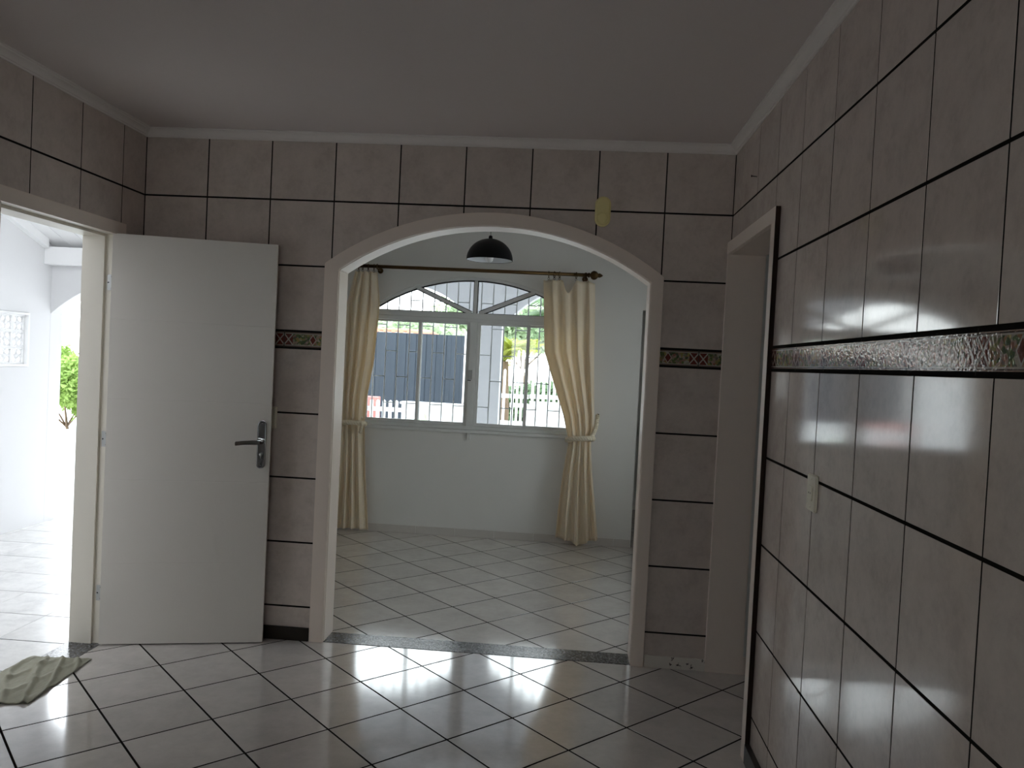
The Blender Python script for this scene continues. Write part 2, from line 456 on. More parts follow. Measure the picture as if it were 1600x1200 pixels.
# ------------------------------------------------------------------ floors
FA = 0.7777; FP = 1.0113*T; FO = (1.2175*T, -1.3384*T)
def frot(a, b):
    c, s = math.cos(FA), math.sin(FA)
    return (FO[0]+FP*(a*c+b*s), FO[1]+FP*(a*s-b*c))
def rots(a, b): return frot(a/FP, b/FP)
ff = lambda x, y, d: (x, y, -d)
gl = [i*FP for i in range(-30, 31)]
bm = bmesh.new(); lay = add_layer(bm)
tiles(bm, ff, gl, gl, 0.0080, 0.0080, bev=0.0005, depth=0.0006, region=[rect(0, CX1, CY0, 0), rect(0, 4.2, TH, FY), rect(CX1, 5.0, -2.5, 0), rect(2.79, 3.7, FY, 4.4)], rot=rots, lay=lay, tilt=0.0010)
for f in bm.faces: f.material_index = 0
n0 = len(bm.faces)
for x0, x1, y0, y1 in ((0, CX1, CY0, 0), (0, 4.2, 0, FY+TH), (CX1, 5.0, -2.5, 0), (2.79, 3.7, FY+TH, 4.4)):
    box(bm, x0, x1, y0, y1, -0.08, -0.0005, 1)
floor = mesh_obj('floor', bm, [M['ftile'], M['grout']], wn=False)
link_tag(floor, 'pale glazed floor tiles laid diagonally with dark grout through both rooms', 'floor', kind='structure')

bm = bmesh.new(); box(bm, 1.0, 2.62, 0.0, 0.148, -0.06, 0.002, 0, 0.001)
link_tag(mesh_obj('trim_1', bm, M['granite']), 'speckled grey granite threshold strip under the arch', 'threshold', kind='structure')
bm = bmesh.new(); box(bm, -0.165, -0.002, -1.10, -0.2, -0.06, 0.001, 0, 0.001)
link_tag(mesh_obj('trim_2', bm, M['granite']), 'dark granite sill under the open exterior door', 'threshold', kind='structure')

# ------------------------------------------------------------------ walls
AO = arch_poly(0.960, 2.652, 0.0, 1.928, 2.211)       # outer edge of the arch casing
AI = arch_poly(1.032, 2.590, 0.0, 1.898, 2.146)       # opening
AM = arch_poly(0.985, 2.637, -0.01, 1.915, 2.190)     # wall is cut a little inside the casing
fb = lambda u, v, d: (u, d, v)                        # back wall, front face at Y=0 looking -Y
fl = lambda u, v, d: (-d, u, v)                       # left wall, face at X=0
fr_ = lambda u, v, d: (CX1+d, u, v)
D1 = rect(-1.075, -0.205, -0.01, 2.03)                # left door hole (Y range)
D2 = rect(-0.880, 0.0, -0.01, 2.075)                  # right doorway hole
W2 = rect(0.85, 1.60, 1.25, 2.00)                     # unseen window added on the porch side to light the front room
W5 = rect(3.6, 3.8, 1.5, 1.66)                        # unseen opening added to lighten the passage
W3 = rect(1.10, 2.10, 1.20, 1.95)                    # unseen window added behind the camera as kitchen fill
W4 = rect(0.40, 1.85, 0.90, 2.12)                    # unseen window added in the right wall to brighten the front room
wall('wall_back', fb, rect(0.0, 5.0, 0, ZC), [AM], TH, [M['grout'], M['plaster'], M['plaster']],
     'tiled wall with the wide arch into the front room', 0.0010)
wall('wall_left', fl, rect(CY0, FY+TH, 0, ZC), [D1, W2], TH, [M['plaster'] if False else M['grout'], M['extwhite'], M['plaster']],
     'tiled left wall with the open exterior door', 0.0010)
wall('wall_right', fr_, rect(CY0, 0.0, 0, ZC), [D2], TH, [M['grout'], M['plaster'], M['plaster']],
     'glossy tiled right wall with a doorway at the far corner', 0.0010)
# plaster faces of the far room's own left wall lining
def tiled(name, f3, us, rows_lo, rows_hi, holes, region, label):
    bm = bmesh.new(); lay = add_layer(bm)
    for rws in (rows_lo, rows_hi): tiles(bm, f3, us, rws, 0.006, 0.0085, holes=holes, region=region, lay=lay, depth=0.0012)
    o = mesh_obj(name, bm, M['wtile'], wn=False); link_tag(o, label, 'wall tiles', kind='structure'); return o
us_b = [i*T for i in range(0, 10)]
tiled('wall_back_tiles', fb, us_b, ROWS, ROWS2, [AM], rect(0.003, CX1-0.003, 0, ZC), 'square beige marbled tiles around the arch')
us_r = [-(0.4919+k)*T for k in range(15, -1, -1)]+[T*0.5081]
tiled('wall_right_tiles', fr_, us_r, ROWS, ROWS2, [D2], rect(CY0, -0.003, 0, ZC), 'shiny beige marbled tiles reflecting the window on right wall')
us_l = [-(0.6178+k)*T for k in range(15, -1, -1)]+[T*0.3822]
tiled('wall_left_tiles', fl, us_l, ROWS, ROWS2, [D1], rect(CY0, -0.003, 0, ZC), 'shadowed beige tiles above and beside the exterior door')

def band(name, f3, segs, u_ref, label):
    bm = bmesh.new(); uvl = bm.loops.layers.uv.new('UVMap')
    for a, b in segs:
        vsx = [bm.verts.new(f3(*p)) for p in ((a, Z1, -0.0010), (b, Z1, -0.0010), (b, Z2, -0.0010), (a, Z2, -0.0010))]
        bk = [bm.verts.new(f3(*p)) for p in ((a, Z1, 0.003), (b, Z1, 0.003), (b, Z2, 0.003), (a, Z2, 0.003))]
        f = bm.faces.new(vsx)
        for lp, (u, v) in zip(f.loops, ((a, 0), (b, 0), (b, 1), (a, 1))): lp[uvl].uv = ((u-u_ref)/0.297, v)
        for i in range(4):
            f = bm.faces.new((vsx[i-1], vsx[i], bk[i], bk[i-1]))
    o = mesh_obj(name, bm, M['band'], wn=False); link_tag(o, label, 'border tiles', kind='structure')
band('trim_3', fb, [(0.003, 0.965), (2.647, CX1-0.003)], 2.842, 'narrow floral diamond border tiles either side of the arch')
band('trim_4', fr_, [(CY0, -0.882)], -1.221, 'floral diamond border tiles running along right wall')
band('trim_5', fl, [(CY0, -1.09), (-0.19, -0.003)], -0.3, 'floral border tiles on the left wall beside the door')

# front room lining of the left wall (the kitchen part alone is tiled)
bm = bmesh.new()
for p in subtract([rect(TH, FY, 0, ZC)], W2):
    p = dedupe(p)
    if len(p) > 2: bm.faces.new([bm.verts.new((0.0005, u, v)) for u, v in p])
link_tag(mesh_obj('wall_front_room_left', bm, M['plaster'], wn=False), 'white plastered side wall of the front room by the curtain', 'wall', kind='structure')
bm = bmesh.new(); bm.faces.new([bm.verts.new(p) for p in ((CX1+TH, -0.0005, 0), (5.0, -0.0005, 0), (5.0, -0.0005, ZC), (CX1+TH, -0.0005, ZC))])
link_tag(mesh_obj('wall_side_room_far', bm, M['plaster'], wn=False), 'plain wall seen through the right doorway', 'wall', kind='structure')
def fill_window(name, f3, r, label):  # windows added out of view to bring in more daylight
    (u0, z0), (u1, _), (_, z1), _ = r
    w = empty(name); link_tag(w, label, 'window', kind='structure')
    bm = bmesh.new(); um = (u0+u1)/2
    for a, b, c, d in ((u0+.001, u0+.04, z0+.001, z1-.001), (u1-.04, u1-.001, z0+.001, z1-.001), (u0+.04, u1-.04, z0+.001, z0+.04), (u0+.04, u1-.04, z1-.04, z1-.001), (um-.02, um+.02, z0+.04, z1-.04)):
        prism(bm, rect(a, b, c, d), f3, 0.05, 0.10)
    mesh_obj('frame', bm, M['alu'], w)
    for a, b in ((u0+.04, um-.02), (um+.02, u1-.04)):
        bm = bmesh.new(); prism(bm, rect(a, b, z0+.04, z1-.04), f3, 0.073, 0.077); mesh_obj('pane', bm, M['glass'], w)
# front wall behind the camera, side room, far room shells
fbk = lambda u, v, d: (u, CY0-d, v)
wall('wall_front', fbk, rect(-TH, CX1+TH, 0, ZC), [W3], TH, [M['plaster']]*3, 'plain wall behind the camera')
ffar = lambda u, v, d: (u, FY+d, v)
WIN = arch_poly(0.470, 2.340, 0.895, 1.840, 2.165)
DF = rect(2.79, 3.62, -0.01, 1.953)
wall('wall_far', ffar, rect(0, 4.2+TH, 0, ZC), [WIN, DF], TH, [M['plaster'], M['extwhite'], M['plaster']], 'white wall of front room holding the arched window')
fr2 = lambda u, v, d: (4.2+d, u, v)
wall('wall_front_room_right', fr2, rect(TH, FY, 0, ZC), [W4], TH, [M['plaster']]*3, 'white side wall of the front room')
fs1 = lambda u, v, d: (5.0+d, u, v)
wall('wall_side_room_end', fs1, rect(-2.5, 0, 0, ZC), [], TH, [M['plaster']]*3, 'end wall of the room beyond the right doorway')
fs2 = lambda u, v, d: (u, -2.5-d, v)
wall('wall_side_room_near', fs2, rect(CX1+TH, 5.0, 0, ZC), [], TH, [M['plaster']]*3, 'near wall of the room beyond the right doorway')
for nm, fn, rc_ in (('wall_corridor_left', lambda u, v, d: (2.79-d, u, v), rect(FY+TH, 4.4, 0, 2.3)),
                    ('wall_corridor_right', lambda u, v, d: (3.7+d, u, v), rect(FY+TH, 4.4, 0, 2.3)),
                    ('wall_corridor_end', lambda u, v, d: (u, 4.4+d, v), rect(2.69, 3.8, 0, 2.3))):
    wall(nm, fn, rc_, [W5] if nm.endswith('right') else [], 0.1, [M['plaster']]*3, 'dim passage wall beyond the front room doorway')
bm = bmesh.new()
box(bm, -TH, 5.15, CY0-TH, FY+TH, ZC, ZC+0.12)
link_tag(mesh_obj('ceiling', bm, M['ceil']), 'plain matt white ceiling over both rooms', 'ceiling', kind='structure')
bm = bmesh.new(); box(bm, 2.69, 3.8, FY+TH, 4.5, 2.3, 2.4)
link_tag(mesh_obj('ceiling_passage', bm, M['ceil']), 'low ceiling of the passage beyond the front room', 'ceiling', kind='structure')

fill_window('fill_window_left', fl, W2, 'unseen aluminium window added on the porch side to light the front room')
fill_window('fill_window_rear', fbk, W3, 'unseen window added behind the camera for kitchen fill light')
fill_window('fill_window_right', fr2, W4, 'unseen aluminium window added at right to light the front room')
# crown moulding
prof = [(a*0.62, b*0.65) for a, b in [(0.0, 0.0), (0.010, 0.0), (0.012, 0.010), (0.018, 0.014), (0.022, 0.026), (0.034, 0.040), (0.048, 0.047), (0.052, 0.055), (0.062, 0.058), (0.062, 0.066), (0.0, 0.066)]]
def crown(name, p0, p1, nrm, label):
    bm = bmesh.new(); p0 = Vector(p0); p1 = Vector(p1); nrm = Vector(nrm); d = (p1-p0).normalized(); rings = []
    for end, sgn in ((p0, 1), (p1, -1)):
        rings.append([bm.verts.new(end+nrm*o_+d*o_*sgn*1.0+Vector((0, 0, 2.534+h))) for o_, h in prof])
    n = len(prof)
    for i in range(n): bm.faces.new((rings[0][i-1], rings[0][i], rings[1][i], rings[1][i-1]))
    o = mesh_obj(name, bm, M['crown']); auto_smooth(o, 35); link_tag(o, label, 'crown moulding', kind='structure')
crown('trim_6', (0, 0, 0), (CX1, 0, 0), (0, -1, 0), 'white crown moulding above the arch wall')
crown('trim_7', (CX1, 0, 0), (CX1, CY0, 0), (-1, 0, 0), 'white crown moulding along the right wall')
crown('trim_8', (0, CY0, 0), (0, 0, 0), (1, 0, 0), 'white crown moulding along the left wall')
crown('trim_9', (CX1, CY0, 0), (0, CY0, 0), (0, 1, 0), 'white crown moulding behind the camera')

# baseboards
def base(name, x0, x1, y0, y1, h, m, label):
    bm = bmesh.new(); box(bm, x0, x1, y0, y1, 0.0, h, 0, 0.002)
    link_tag(mesh_obj(name, bm, m), label, 'baseboard', kind='structure')
base('baseboard_back_left', 0.002, 0.955, -0.012, -0.0005, 0.068, M['baseblack'], 'black baseboard between the door and the arch')
base('baseboard_back_right', 2.655, CX1-0.002, -0.012, -0.0005, 0.060, M['peeled'], 'white baseboard with peeling paint right of the arch')
base('baseboard_right', CX1-0.022, CX1-0.0005, CY0+0.01, -0.912, 0.072, M['baseblack'], 'dark baseboard along the right wall')
base('baseboard_left', 0.0005, 0.012, CY0+0.01, -1.14, 0.068, M['baseblack'], 'dark baseboard on the left wall')
base('baseboard_side', 3.135, 4.99, -0.012, -0.0005, 0.085, M['casing'], 'off white baseboard beyond the right doorway')
bm = bmesh.new()
for i in range(9):
    x0 = 0.01+i*0.33; x1 = min(x0+0.3275, 2.785)
    if x1-x0 > 0.02: box(bm, x0, x1, FY-0.010, FY-0.0005, 0.0, 0.066, 0, 0.0015)
M['basefar'] = paint('pale baseboard tile', (0.58, 0.55, 0.52), 0.3, 0.06, 9)
link_tag(mesh_obj('baseboard_far', bm, M['basefar']), 'pale tile baseboard under the arched window', 'baseboard', kind='structure')

# ------------------------------------------------------------------ arch casing
def ring_strip(outer, inner, f3, d0, d1, m, name, bevel=0.003):
    """casing between two arch polygons, open at the floor"""
    bm = bmesh.new()
    o_ = [p for p in outer[1:]]+[outer[0]]; i_ = [p for p in inner[1:]]+[inner[0]]
    n = len(o_); V = []
    for (po, pi) in zip(o_, i_):
        V.append([bm.verts.new(f3(po[0], po[1], d0)), bm.verts.new(f3(pi[0], pi[1], d0)), bm.verts.new(f3(pi[0], pi[1], d1)), bm.verts.new(f3(po[0], po[1], d1))])
    for a, b in zip(V[:-1], V[1:]):
        for k in range(4): bm.faces.new((a[k], a[(k+1) % 4], b[(k+1) % 4], b[k]))
    bm.faces.new(V[0]); bm.faces.new(V[-1][::-1])
    bmesh.ops.recalc_face_normals(bm, faces=bm.faces)
    if bevel:
        es = [e for e in bm.edges if len(e.link_faces) == 2 and e.calc_face_angle(0) > 0.9]
        bmesh.ops.bevel(bm, geom=es, offset=bevel, segments=2, affect='EDGES')
    o = mesh_obj(name, bm, m); auto_smooth(o, 30); return o
arch = empty('trim_10'); link_tag(arch, 'cream painted timber casing around the arch opening', 'arch casing', kind='structure')
for nm, a, b, o_, i_ in (('arch_casing', -0.016, -0.0005, AO, AI), ('arch_casing', TH+0.0005, TH+0.014, AO, AI), ('arch_lining', 0.0, TH, arch_poly(0.986, 2.636, 0, 1.914, 2.189), arch_poly(1.034, 2.588, 0, 1.897, 2.144))):
    x = ring_strip(o_, i_, fb, a, b, M['casing'], nm); x.parent = arch

# ------------------------------------------------------------------ right doorway
d2 = empty('door_2', (CX1, -0.4, 0)); link_tag(d2, 'white doorway frame without a door in the right corner', 'doorway', kind='structure')
def pbox(name, parent, m, *b, bev=0.002):
    """world-coordinate box as a part of an unrotated parent"""
    bm = bmesh.new(); box(bm, *b, 0, bev)
    o = mesh_obj(name, bm, m); o.parent = parent
    o.matrix_parent_inverse = Matrix.Translation(-Vector(parent.location))
    return o
pbox('header_casing', d2, M['casing'], CX1-0.020, CX1-0.0005, -0.906, -0.0015, 2.050, 2.108)
# near upright: painted front, bare dark wooden side
bm = bmesh.new(); box(bm, CX1-0.020, CX1-0.0005, -0.9055, -0.852, 0.0, 2.0495, 0, 0)
box(bm, CX1-0.0185, CX1-0.0005, -0.9075, -0.9056, 0.0, 2.107, 1, 0)
o = mesh_obj('side_casing', bm, [M['casing'], M['rawwood']]); o.parent = d2; o.matrix_parent_inverse = Matrix.Translation(-Vector(d2.location))
pbox('jamb', d2, M['casing'], CX1-0.018, CX1+0.165, -0.016, -0.0005, 0.0, 2.0495)
pbox('jamb', d2, M['casing'], CX1+0.0005, CX1+0.165, -0.8795, -0.853, 0.0, 2.0495)
pbox('lintel_lining', d2, M['casing'], CX1+0.0005, CX1+0.165, -0.8795, -0.0005, 2.050, 2.0745)

# ------------------------------------------------------------------ left exterior door
d1 = empty('door_1', (0, -0.25, 0)); link_tag(d1, 'white flush exterior door standing open into the kitchen', 'door', kind='structure')
bm = bmesh.new()
box(bm, -0.160, -0.048, -0.256, -0.206, 0.0, 1.985); box(bm, -0.048, -0.0005, -0.242, -0.206, 0.0, 1.998)
o = mesh_obj('jamb', bm, M['jambpaint'], d1); o.matrix_parent_inverse = Matrix.Translation((0, 0.25, 0))
bm = bmesh.new()
box(bm, -0.160, -0.048, -1.074, -1.024, 0.0, 1.985); box(bm, -0.048, -0.0005, -1.074, -1.038, 0.0, 1.998)
o = mesh_obj('jamb', bm, M['jambpaint'], d1); o.matrix_parent_inverse = Matrix.Translation((0, 0.25, 0))
bm = bmesh.new()
box(bm, -0.160, -0.048, -1.074, -0.206, 1.985, 2.029); box(bm, -0.048, -0.0005, -1.074, -0.206, 1.998, 2.029)
o = mesh_obj('head_jamb', bm, M['jambpaint'], d1); o.matrix_parent_inverse = Matrix.Translation((0, 0.25, 0))
pbox('header_casing', d1, M['casing'], 0.0005, 0.014, -1.100, -0.180, 1.996, 2.058)
pbox('side_casing', d1, M['casing'], 0.0005, 0.014, -0.243, -0.180, 0.0, 1.9955)
pbox('side_casing', d1, M['casing'], 0.0005, 0.014, -1.100, -1.040, 0.0, 1.9955)
# leaf: local x along the leaf from the hinge, y thickness (away from camera), z up
LA = math.atan2(0.189, 0.743)
def leaf_part(o, parent=None):
    o.parent = parent; return o
bm = bmesh.new()
LW, LT, LH = 0.766, 0.035, 2.0
zs = [0.006]
for g in (0.405, 0.812, 1.206, 1.589): zs += [g-0.0022, g-0.001, g+0.001, g+0.0022]
zs.append(LH)
def dep(z, i): return 0.0007 if i % 4 in (2, 3) and 0 < i < len(zs)-1 else 0.0
Vf = []
for i, z in enumerate(zs):
    d = dep(z, i); Vf.append([bm.verts.new((0, d, z)), bm.verts.new((LW, d, z)), bm.verts.new((LW, LT, z)), bm.verts.new((0, LT, z))])
for a, b in zip(Vf[:-1], Vf[1:]):
    for k in range(4): bm.faces.new((a[k], a[(k+1) % 4], b[(k+1) % 4], b[k]))
bm.faces.new(Vf[0]); bm.faces.new(Vf[-1][::-1])
leaf = mesh_obj('door_leaf', bm, M['door'], d1)
leaf.location = (0.000, -0.020, 0.0); leaf.rotation_euler = (0, 0, LA)
bm = bmesh.new()
pl = []
for k in range(24):
    a = 2*PI*k/24; pl.append((0.7245+0.0215*math.cos(a), (1.1025 if math.sin(a) > 0 else 0.9045)+0.0215*math.sin(a)))
prism(bm, pl, lambda u, v, d: (u, -d, v), 0.0, 0.009)
bmesh.ops.recalc_face_normals(bm, faces=bm.faces)
bmesh.ops.bevel(bm, geom=[e for e in bm.edges if e.calc_face_angle(0) > 1 and all(v.co.y < -0.008 for v in e.verts)], offset=0.004, segments=3, affect='EDGES')
plate = mesh_obj('lock_plate', bm, M['chrome'], leaf); auto_smooth(plate, 50)
bm = bmesh.new()
lathe(bm, [(0.0, 0.0), (0.009, 0.0), (0.009, -0.003), (0.0, -0.003)], (0.7245, -0.009, 0.955), 'Y', 20)
box(bm, 0.7225, 0.7265, -0.0165, -0.009, 0.934, 0.950)
for z in (1.108, 0.899): lathe(bm, [(0.0, -0.0015), (0.004, -0.001), (0.004, 0.0)], (0.7245, -0.009, z), 'Y', 12)
key = mesh_obj('key_cylinder', bm, M['steel'], leaf)
bm = bmesh.new()
lathe(bm, [(0.012, -0.008), (0.012, -0.016), (0.009, -0.018), (0.0085, -0.052)], (0.7245, 0, 1.018), 'Y', 20)
pts = []
t = bmesh.new()
path = [(0.735, -0.052, 1.018), (0.712, -0.056, 1.019), (0.680, -0.057, 1.018), (0.640, -0.056, 1.015), (0.606, -0.054, 1.010)]
R_ = []
for i, p in enumerate(path):
    hw = [0.008, 0.011, 0.010, 0.0095, 0.010][i]; th = [0.006, 0.007, 0.005, 0.0045, 0.0045][i]
    R_.append([t.verts.new((p[0], p[1]+sy*th, p[2]+sz*hw)) for sy, sz in ((-1, -1), (1, -1), (1, 1), (-1, 1))])
for a, b in zip(R_[:-1], R_[1:]):
    for k in range(4): t.faces.new((a[k], a[(k+1) % 4], b[(k+1) % 4], b[k]))
t.faces.new(R_[0]); t.faces.new(R_[-1][::-1])
bmesh.ops.bevel(t, geom=t.edges[:], offset=0.0025, segments=2, affect='EDGES')
merge(bm, t)
lever = mesh_obj('lever_handle', bm, M['chrome'], leaf); auto_smooth(lever, 50)
for z in (1.765, 1.005, 0.250):
    bm = bmesh.new(); box(bm, -0.036, -0.001, -0.2445, -0.2420, z-0.038, z+0.038, 0, 0.0008)
    tube(bm, [(0.001, -0.2475, z-0.038), (0.001, -0.2475, z+0.038)], 0.0045, 12)
    for dz, dx in ((-0.028, -0.010), (0.0, -0.026), (0.028, -0.010)): lathe(bm, [(0.0, -0.0012), (0.0035, -0.0008), (0.0035, 0.0)], (dx-0.004, -0.2445, z+dz), 'Y', 12, 1)
    o = mesh_obj('hinge', bm, [M['steel'], M['darkhole']], d1); o.matrix_parent_inverse = Matrix.Translation((0, 0.25, 0))

# ------------------------------------------------------------------ small things on the walls
def rounded(bm, u0, u1, v0, v1, r, f3, d0, d1, mi=0, bev=0.0, n=6):
    pl = []
    for cx, cz, a0 in ((u1-r, v0+r, -PI/2), (u1-r, v1-r, 0), (u0+r, v1-r, PI/2), (u0+r, v0+r, PI)):
        for k in range(n+1): a = a0+PI/2*k/n; pl.append((cx+r*math.cos(a), cz+r*math.sin(a)))
    pl = dedupe(pl)
    t = bmesh.new(); prism(t, pl, lambda u, v, d: (u, v, d), d0, d1)
    bmesh.ops.recalc_face_normals(t, faces=t.faces)
    if bev:
        es = [e for e in t.edges if e.calc_face_angle(0) > 1 and all(abs(v.co.z-d0) < 1e-6 for v in e.verts)]
        bmesh.ops.bevel(t, geom=es, offset=bev, segments=3, affect='EDGES')
    for v in t.verts: v.co = Vector(f3(v.co.x, v.co.y, v.co.z))
    merge(bm, t, mi)

ch = empty('door_chime', (2.338, 0, 2.235)); link_tag(ch, 'yellowed pill shaped plastic chime fixed above the arch', 'door chime')
fo = lambda u, v, d: (u, d, v)
bm = bmesh.new(); rounded(bm, -0.038, 0.038, -0.073, 0.073, 0.0375, fo, -0.022, -0.0005, 0, 0.007, 10)
o = mesh_obj('cover', bm, M['yellow'], ch); auto_smooth(o, 50)
bm = bmesh.new(); lathe(bm, [(0.0, -0.0245), (0.022, -0.0245), (0.024, -0.023), (0.025, -0.0215)], (0, 0, -0.033), 'Y', 32)
lathe(bm, [(0.0285, -0.0215), (0.0285, -0.0235), (0.0265, -0.0235), (0.0265, -0.0215)], (0, 0, -0.033), 'Y', 32)
o = mesh_obj('button', bm, M['yellow'], ch)

ou = empty('power_outlet', (CX1, -1.493, 1.125)); link_tag(ou, 'cream rectangular power socket on the right tiled wall', 'socket')
fo2 = lambda u, v, d: (d, u, v)
bm = bmesh.new(); rounded(bm, -0.042, 0.042, -0.055, 0.055, 0.006, fo2, -0.009, -0.0005, 0, 0.003)
o = mesh_obj('plate', bm, M['cream'], ou); auto_smooth(o, 50)
bm = bmesh.new(); rounded(bm, -0.022, 0.022, -0.024, 0.024, 0.010, fo2, -0.0125, -0.008, 0, 0.0015)
for y in (-0.008, 0.008): lathe(bm, [(0.0, -0.0127), (0.0028, -0.0127)], (0, y, 0.0), 'X', 12, 1)
for z in (-0.042, 0.042): lathe(bm, [(0.0, -0.0098), (0.003, -0.0094), (0.003, -0.0085)], (0, 0, z), 'X', 12)
o = mesh_obj('socket', bm, [M['cream'], M['darkhole']], ou)

sw = empty('light_switch', (0.706, 0, 1.135)); link_tag(sw, 'light switch plate half hidden behind the open door edge', 'light switch')
bm = bmesh.new(); rounded(bm, -0.036, 0.036, -0.055, 0.055, 0.006, fo, -0.009, -0.0005, 0, 0.003)
o = mesh_obj('plate', bm, M['cream'], sw); auto_smooth(o, 50)
bm = bmesh.new(); rounded(bm, -0.011, 0.011, -0.017, 0.017, 0.002, fo, -0.0135, -0.008, 0, 0.001)
mesh_obj('rocker', bm, M['cream'], sw)

bm = bmesh.new(); tube(bm, [(CX1-0.0005, -0.473, 2.318), (CX1-0.022, -0.473, 2.320)], 0.002, 8); lathe(bm, [(0.0, -0.025), (0.005, -0.024), (0.005, -0.022), (0.0, -0.022)], (CX1, -0.473, 2.320), 'X', 10)
link_tag(mesh_obj('nail', bm, M['darkhole']), 'small dark nail high on right wall near the doorway', 'nail')

# ------------------------------------------------------------------ arched window
wn = empty('window_1', (1.405, FY, 0.9)); link_tag(wn, 'white aluminium arched window with radial top and sliding panes', 'window', kind='structure')
PI_T = Matrix.Translation(-Vector(wn.location))
def wpart(name, bm, m, parent=None):
    o = mesh_obj(name, bm, m); o.parent = parent or wn
    if not parent: o.matrix_parent_inverse = PI_T
    return o
WY = FY+0.045
def arc_pts(x0, x1, zs, zt, n=36):
    return arch_poly(x0, x1, 0, zs, zt, n)[2:]
def strip2(bm, A, B, y0, y1, mi=0):
    V = [[bm.verts.new((a[0], y0, a[1])), bm.verts.new((b[0], y0, b[1])), bm.verts.new((b[0], y1, b[1])), bm.verts.new((a[0], y1, a[1]))] for a, b in zip(A, B)]
    for p, q in zip(V[:-1], V[1:]):
        for k in range(4):
            f = bm.faces.new((p[k], p[(k+1) % 4], q[(k+1) % 4], q[k])); f.material_index = mi
    for e in (V[0], V[-1][::-1]):
        f = bm.faces.new(e); f.material_index = mi
oa = arc_pts(0.470, 2.340, 1.840, 2.165); ia = arc_pts(0.492, 2.318, 1.828, 2.143)
bm = bmesh.new(); strip2(bm, oa, ia, WY-0.02, WY+0.05)
g0 = arc_pts(0.493, 2.317, 1.827, 2.142); g1 = arc_pts(0.500, 2.310, 1.822, 2.134); strip2(bm, g0, g1, WY+0.002, WY+0.030, 1)
for x0, x1 in ((0.470, 0.492), (2.318, 2.340)): box(bm, x0, x1, WY-0.02, WY+0.05, 0.897, 1.85)
box(bm, 0.470, 2.340, WY-0.03, WY+0.055, 0.897, 0.925)
wpart('frame', bm, [M['alu'], M['rubber']])
bm = bmesh.new(); box(bm, 0.492, 2.318, WY-0.018, WY+0.045, 1.822, 1.868, 0, 0.003); box(bm, 0.492, 2.318, WY-0.024, WY+0.045, 1.792, 1.8215, 0, 0.003)
box(bm, 0.52, 1.38, WY+0.0, WY+0.03, 1.868, 1.873, 1); box(bm, 1.44, 2.28, WY, WY+0.03, 1.868, 1.873, 1)
wpart('transom', bm, [M['alu'], M['rubber']])
def bar(name, p, q, w, parent=None):
    p = Vector((p[0], 0, p[1])); q = Vector((q[0], 0, q[1])); d = (q-p).normalized(); nn = Vector((-d.z, 0, d.x))
    bm = bmesh.new()
    def pb(o0, o1, y0, y1, mi):
        t = bmesh.new(); vsx = []
        for e in (p, q):
            for o_ in (o0, o1):
                for y in (y0, y1): vsx.append(t.verts.new(e+nn*o_+Vector((0, y, 0))))
        for f in ((0, 1, 3, 2), (4, 6, 7, 5), (0, 4, 5, 1), (2, 3, 7, 6), (0, 2, 6, 4), (1, 5, 7, 3)): t.faces.new([vsx[i] for i in f])
        merge(bm, t, mi)
    pb(-w/2, w/2, WY-0.015, WY+0.04, 0); pb(w/2, w/2+0.007, WY+0.003, WY+0.03, 1); pb(-w/2-0.007, -w/2, WY+0.003, WY+0.03, 1)
    return wpart(name, bm, [M['alu'], M['rubber']])
bar('radial_bar', (1.405, 1.868), (1.405, 2.142), 0.026)
bar('radial_bar', (1.370, 1.868), (0.915, 2.063), 0.028)
bar('radial_bar', (1.440, 1.868), (1.895, 2.063), 0.028)
bm = bmesh.new(); box(bm, 1.372, 1.436, WY-0.026, WY+0.045, 0.925, 1.792, 0, 0.003); wpart('centre_mullion', bm, M['alu'])
for x0, x1 in ((0.493, 0.970), (1.838, 2.317)):     # fixed lights (outer)
    pass
def sash(x0, x1, y, sw_):
    bm = bmesh.new()
    for b in ((x0, x0+sw_, 0.926, 1.791), (x1-sw_, x1, 0.926, 1.791)): box(bm, b[0], b[1], y-0.011, y+0.011, b[2], b[3], 0, 0.0015)
    for b in ((x0+sw_, x1-sw_, 0.926, 0.952), (x0+sw_, x1-sw_, 1.772, 1.791)): box(bm, b[0], b[1], y-0.010, y+0.010, b[2], b[3], 0, 0.0015)
    s = wpart('sash', bm, M['alu'])
    bm = bmesh.new(); box(bm, x0+sw_-0.002, x1-sw_+0.002, y-0.002, y+0.002, 0.950, 1.774)
    p = mesh_obj('pane', bm, M['glass']); p.parent = s
sash(0.493, 0.965, WY+0.028, 0.026); sash(0.936, 1.371, WY+0.003, 0.026); sash(1.437, 1.876, WY+0.003, 0.026); sash(1.846, 2.317, WY+0.028, 0.026)
bm = bmesh.new(); pp = arch_poly(0.497, 2.313, 1.866, 1.868, 2.138, 36)
prism(bm, dedupe(pp), lambda u, v, d: (u, WY+d, v), 0.014, 0.017); wpart('fanlight_pane', bm, M['glass'])
bm = bmesh.new(); box(bm, 0.455, 2.355, FY-0.018, FY+0.012, 0.870, 0.896, 0, 0.003); wpart('window_sill', bm, M['alu'])
bm = bmesh.new(); box(bm, 1.395, 1.422, FY-0.022, FY-0.0005, 0.815, 0.868, 0, 0.003); wpart('latch', bm, M['alu'])
bm = bmesh.new(); box(bm, 1.376, 1.408, WY-0.034, WY-0.026, 1.315, 1.395, 0, 0.003); box(bm, 1.372, 1.400, WY-0.034, WY-0.026, 1.305, 1.312, 1); wpart('catch', bm, [M['steel'], M['darkhole']])

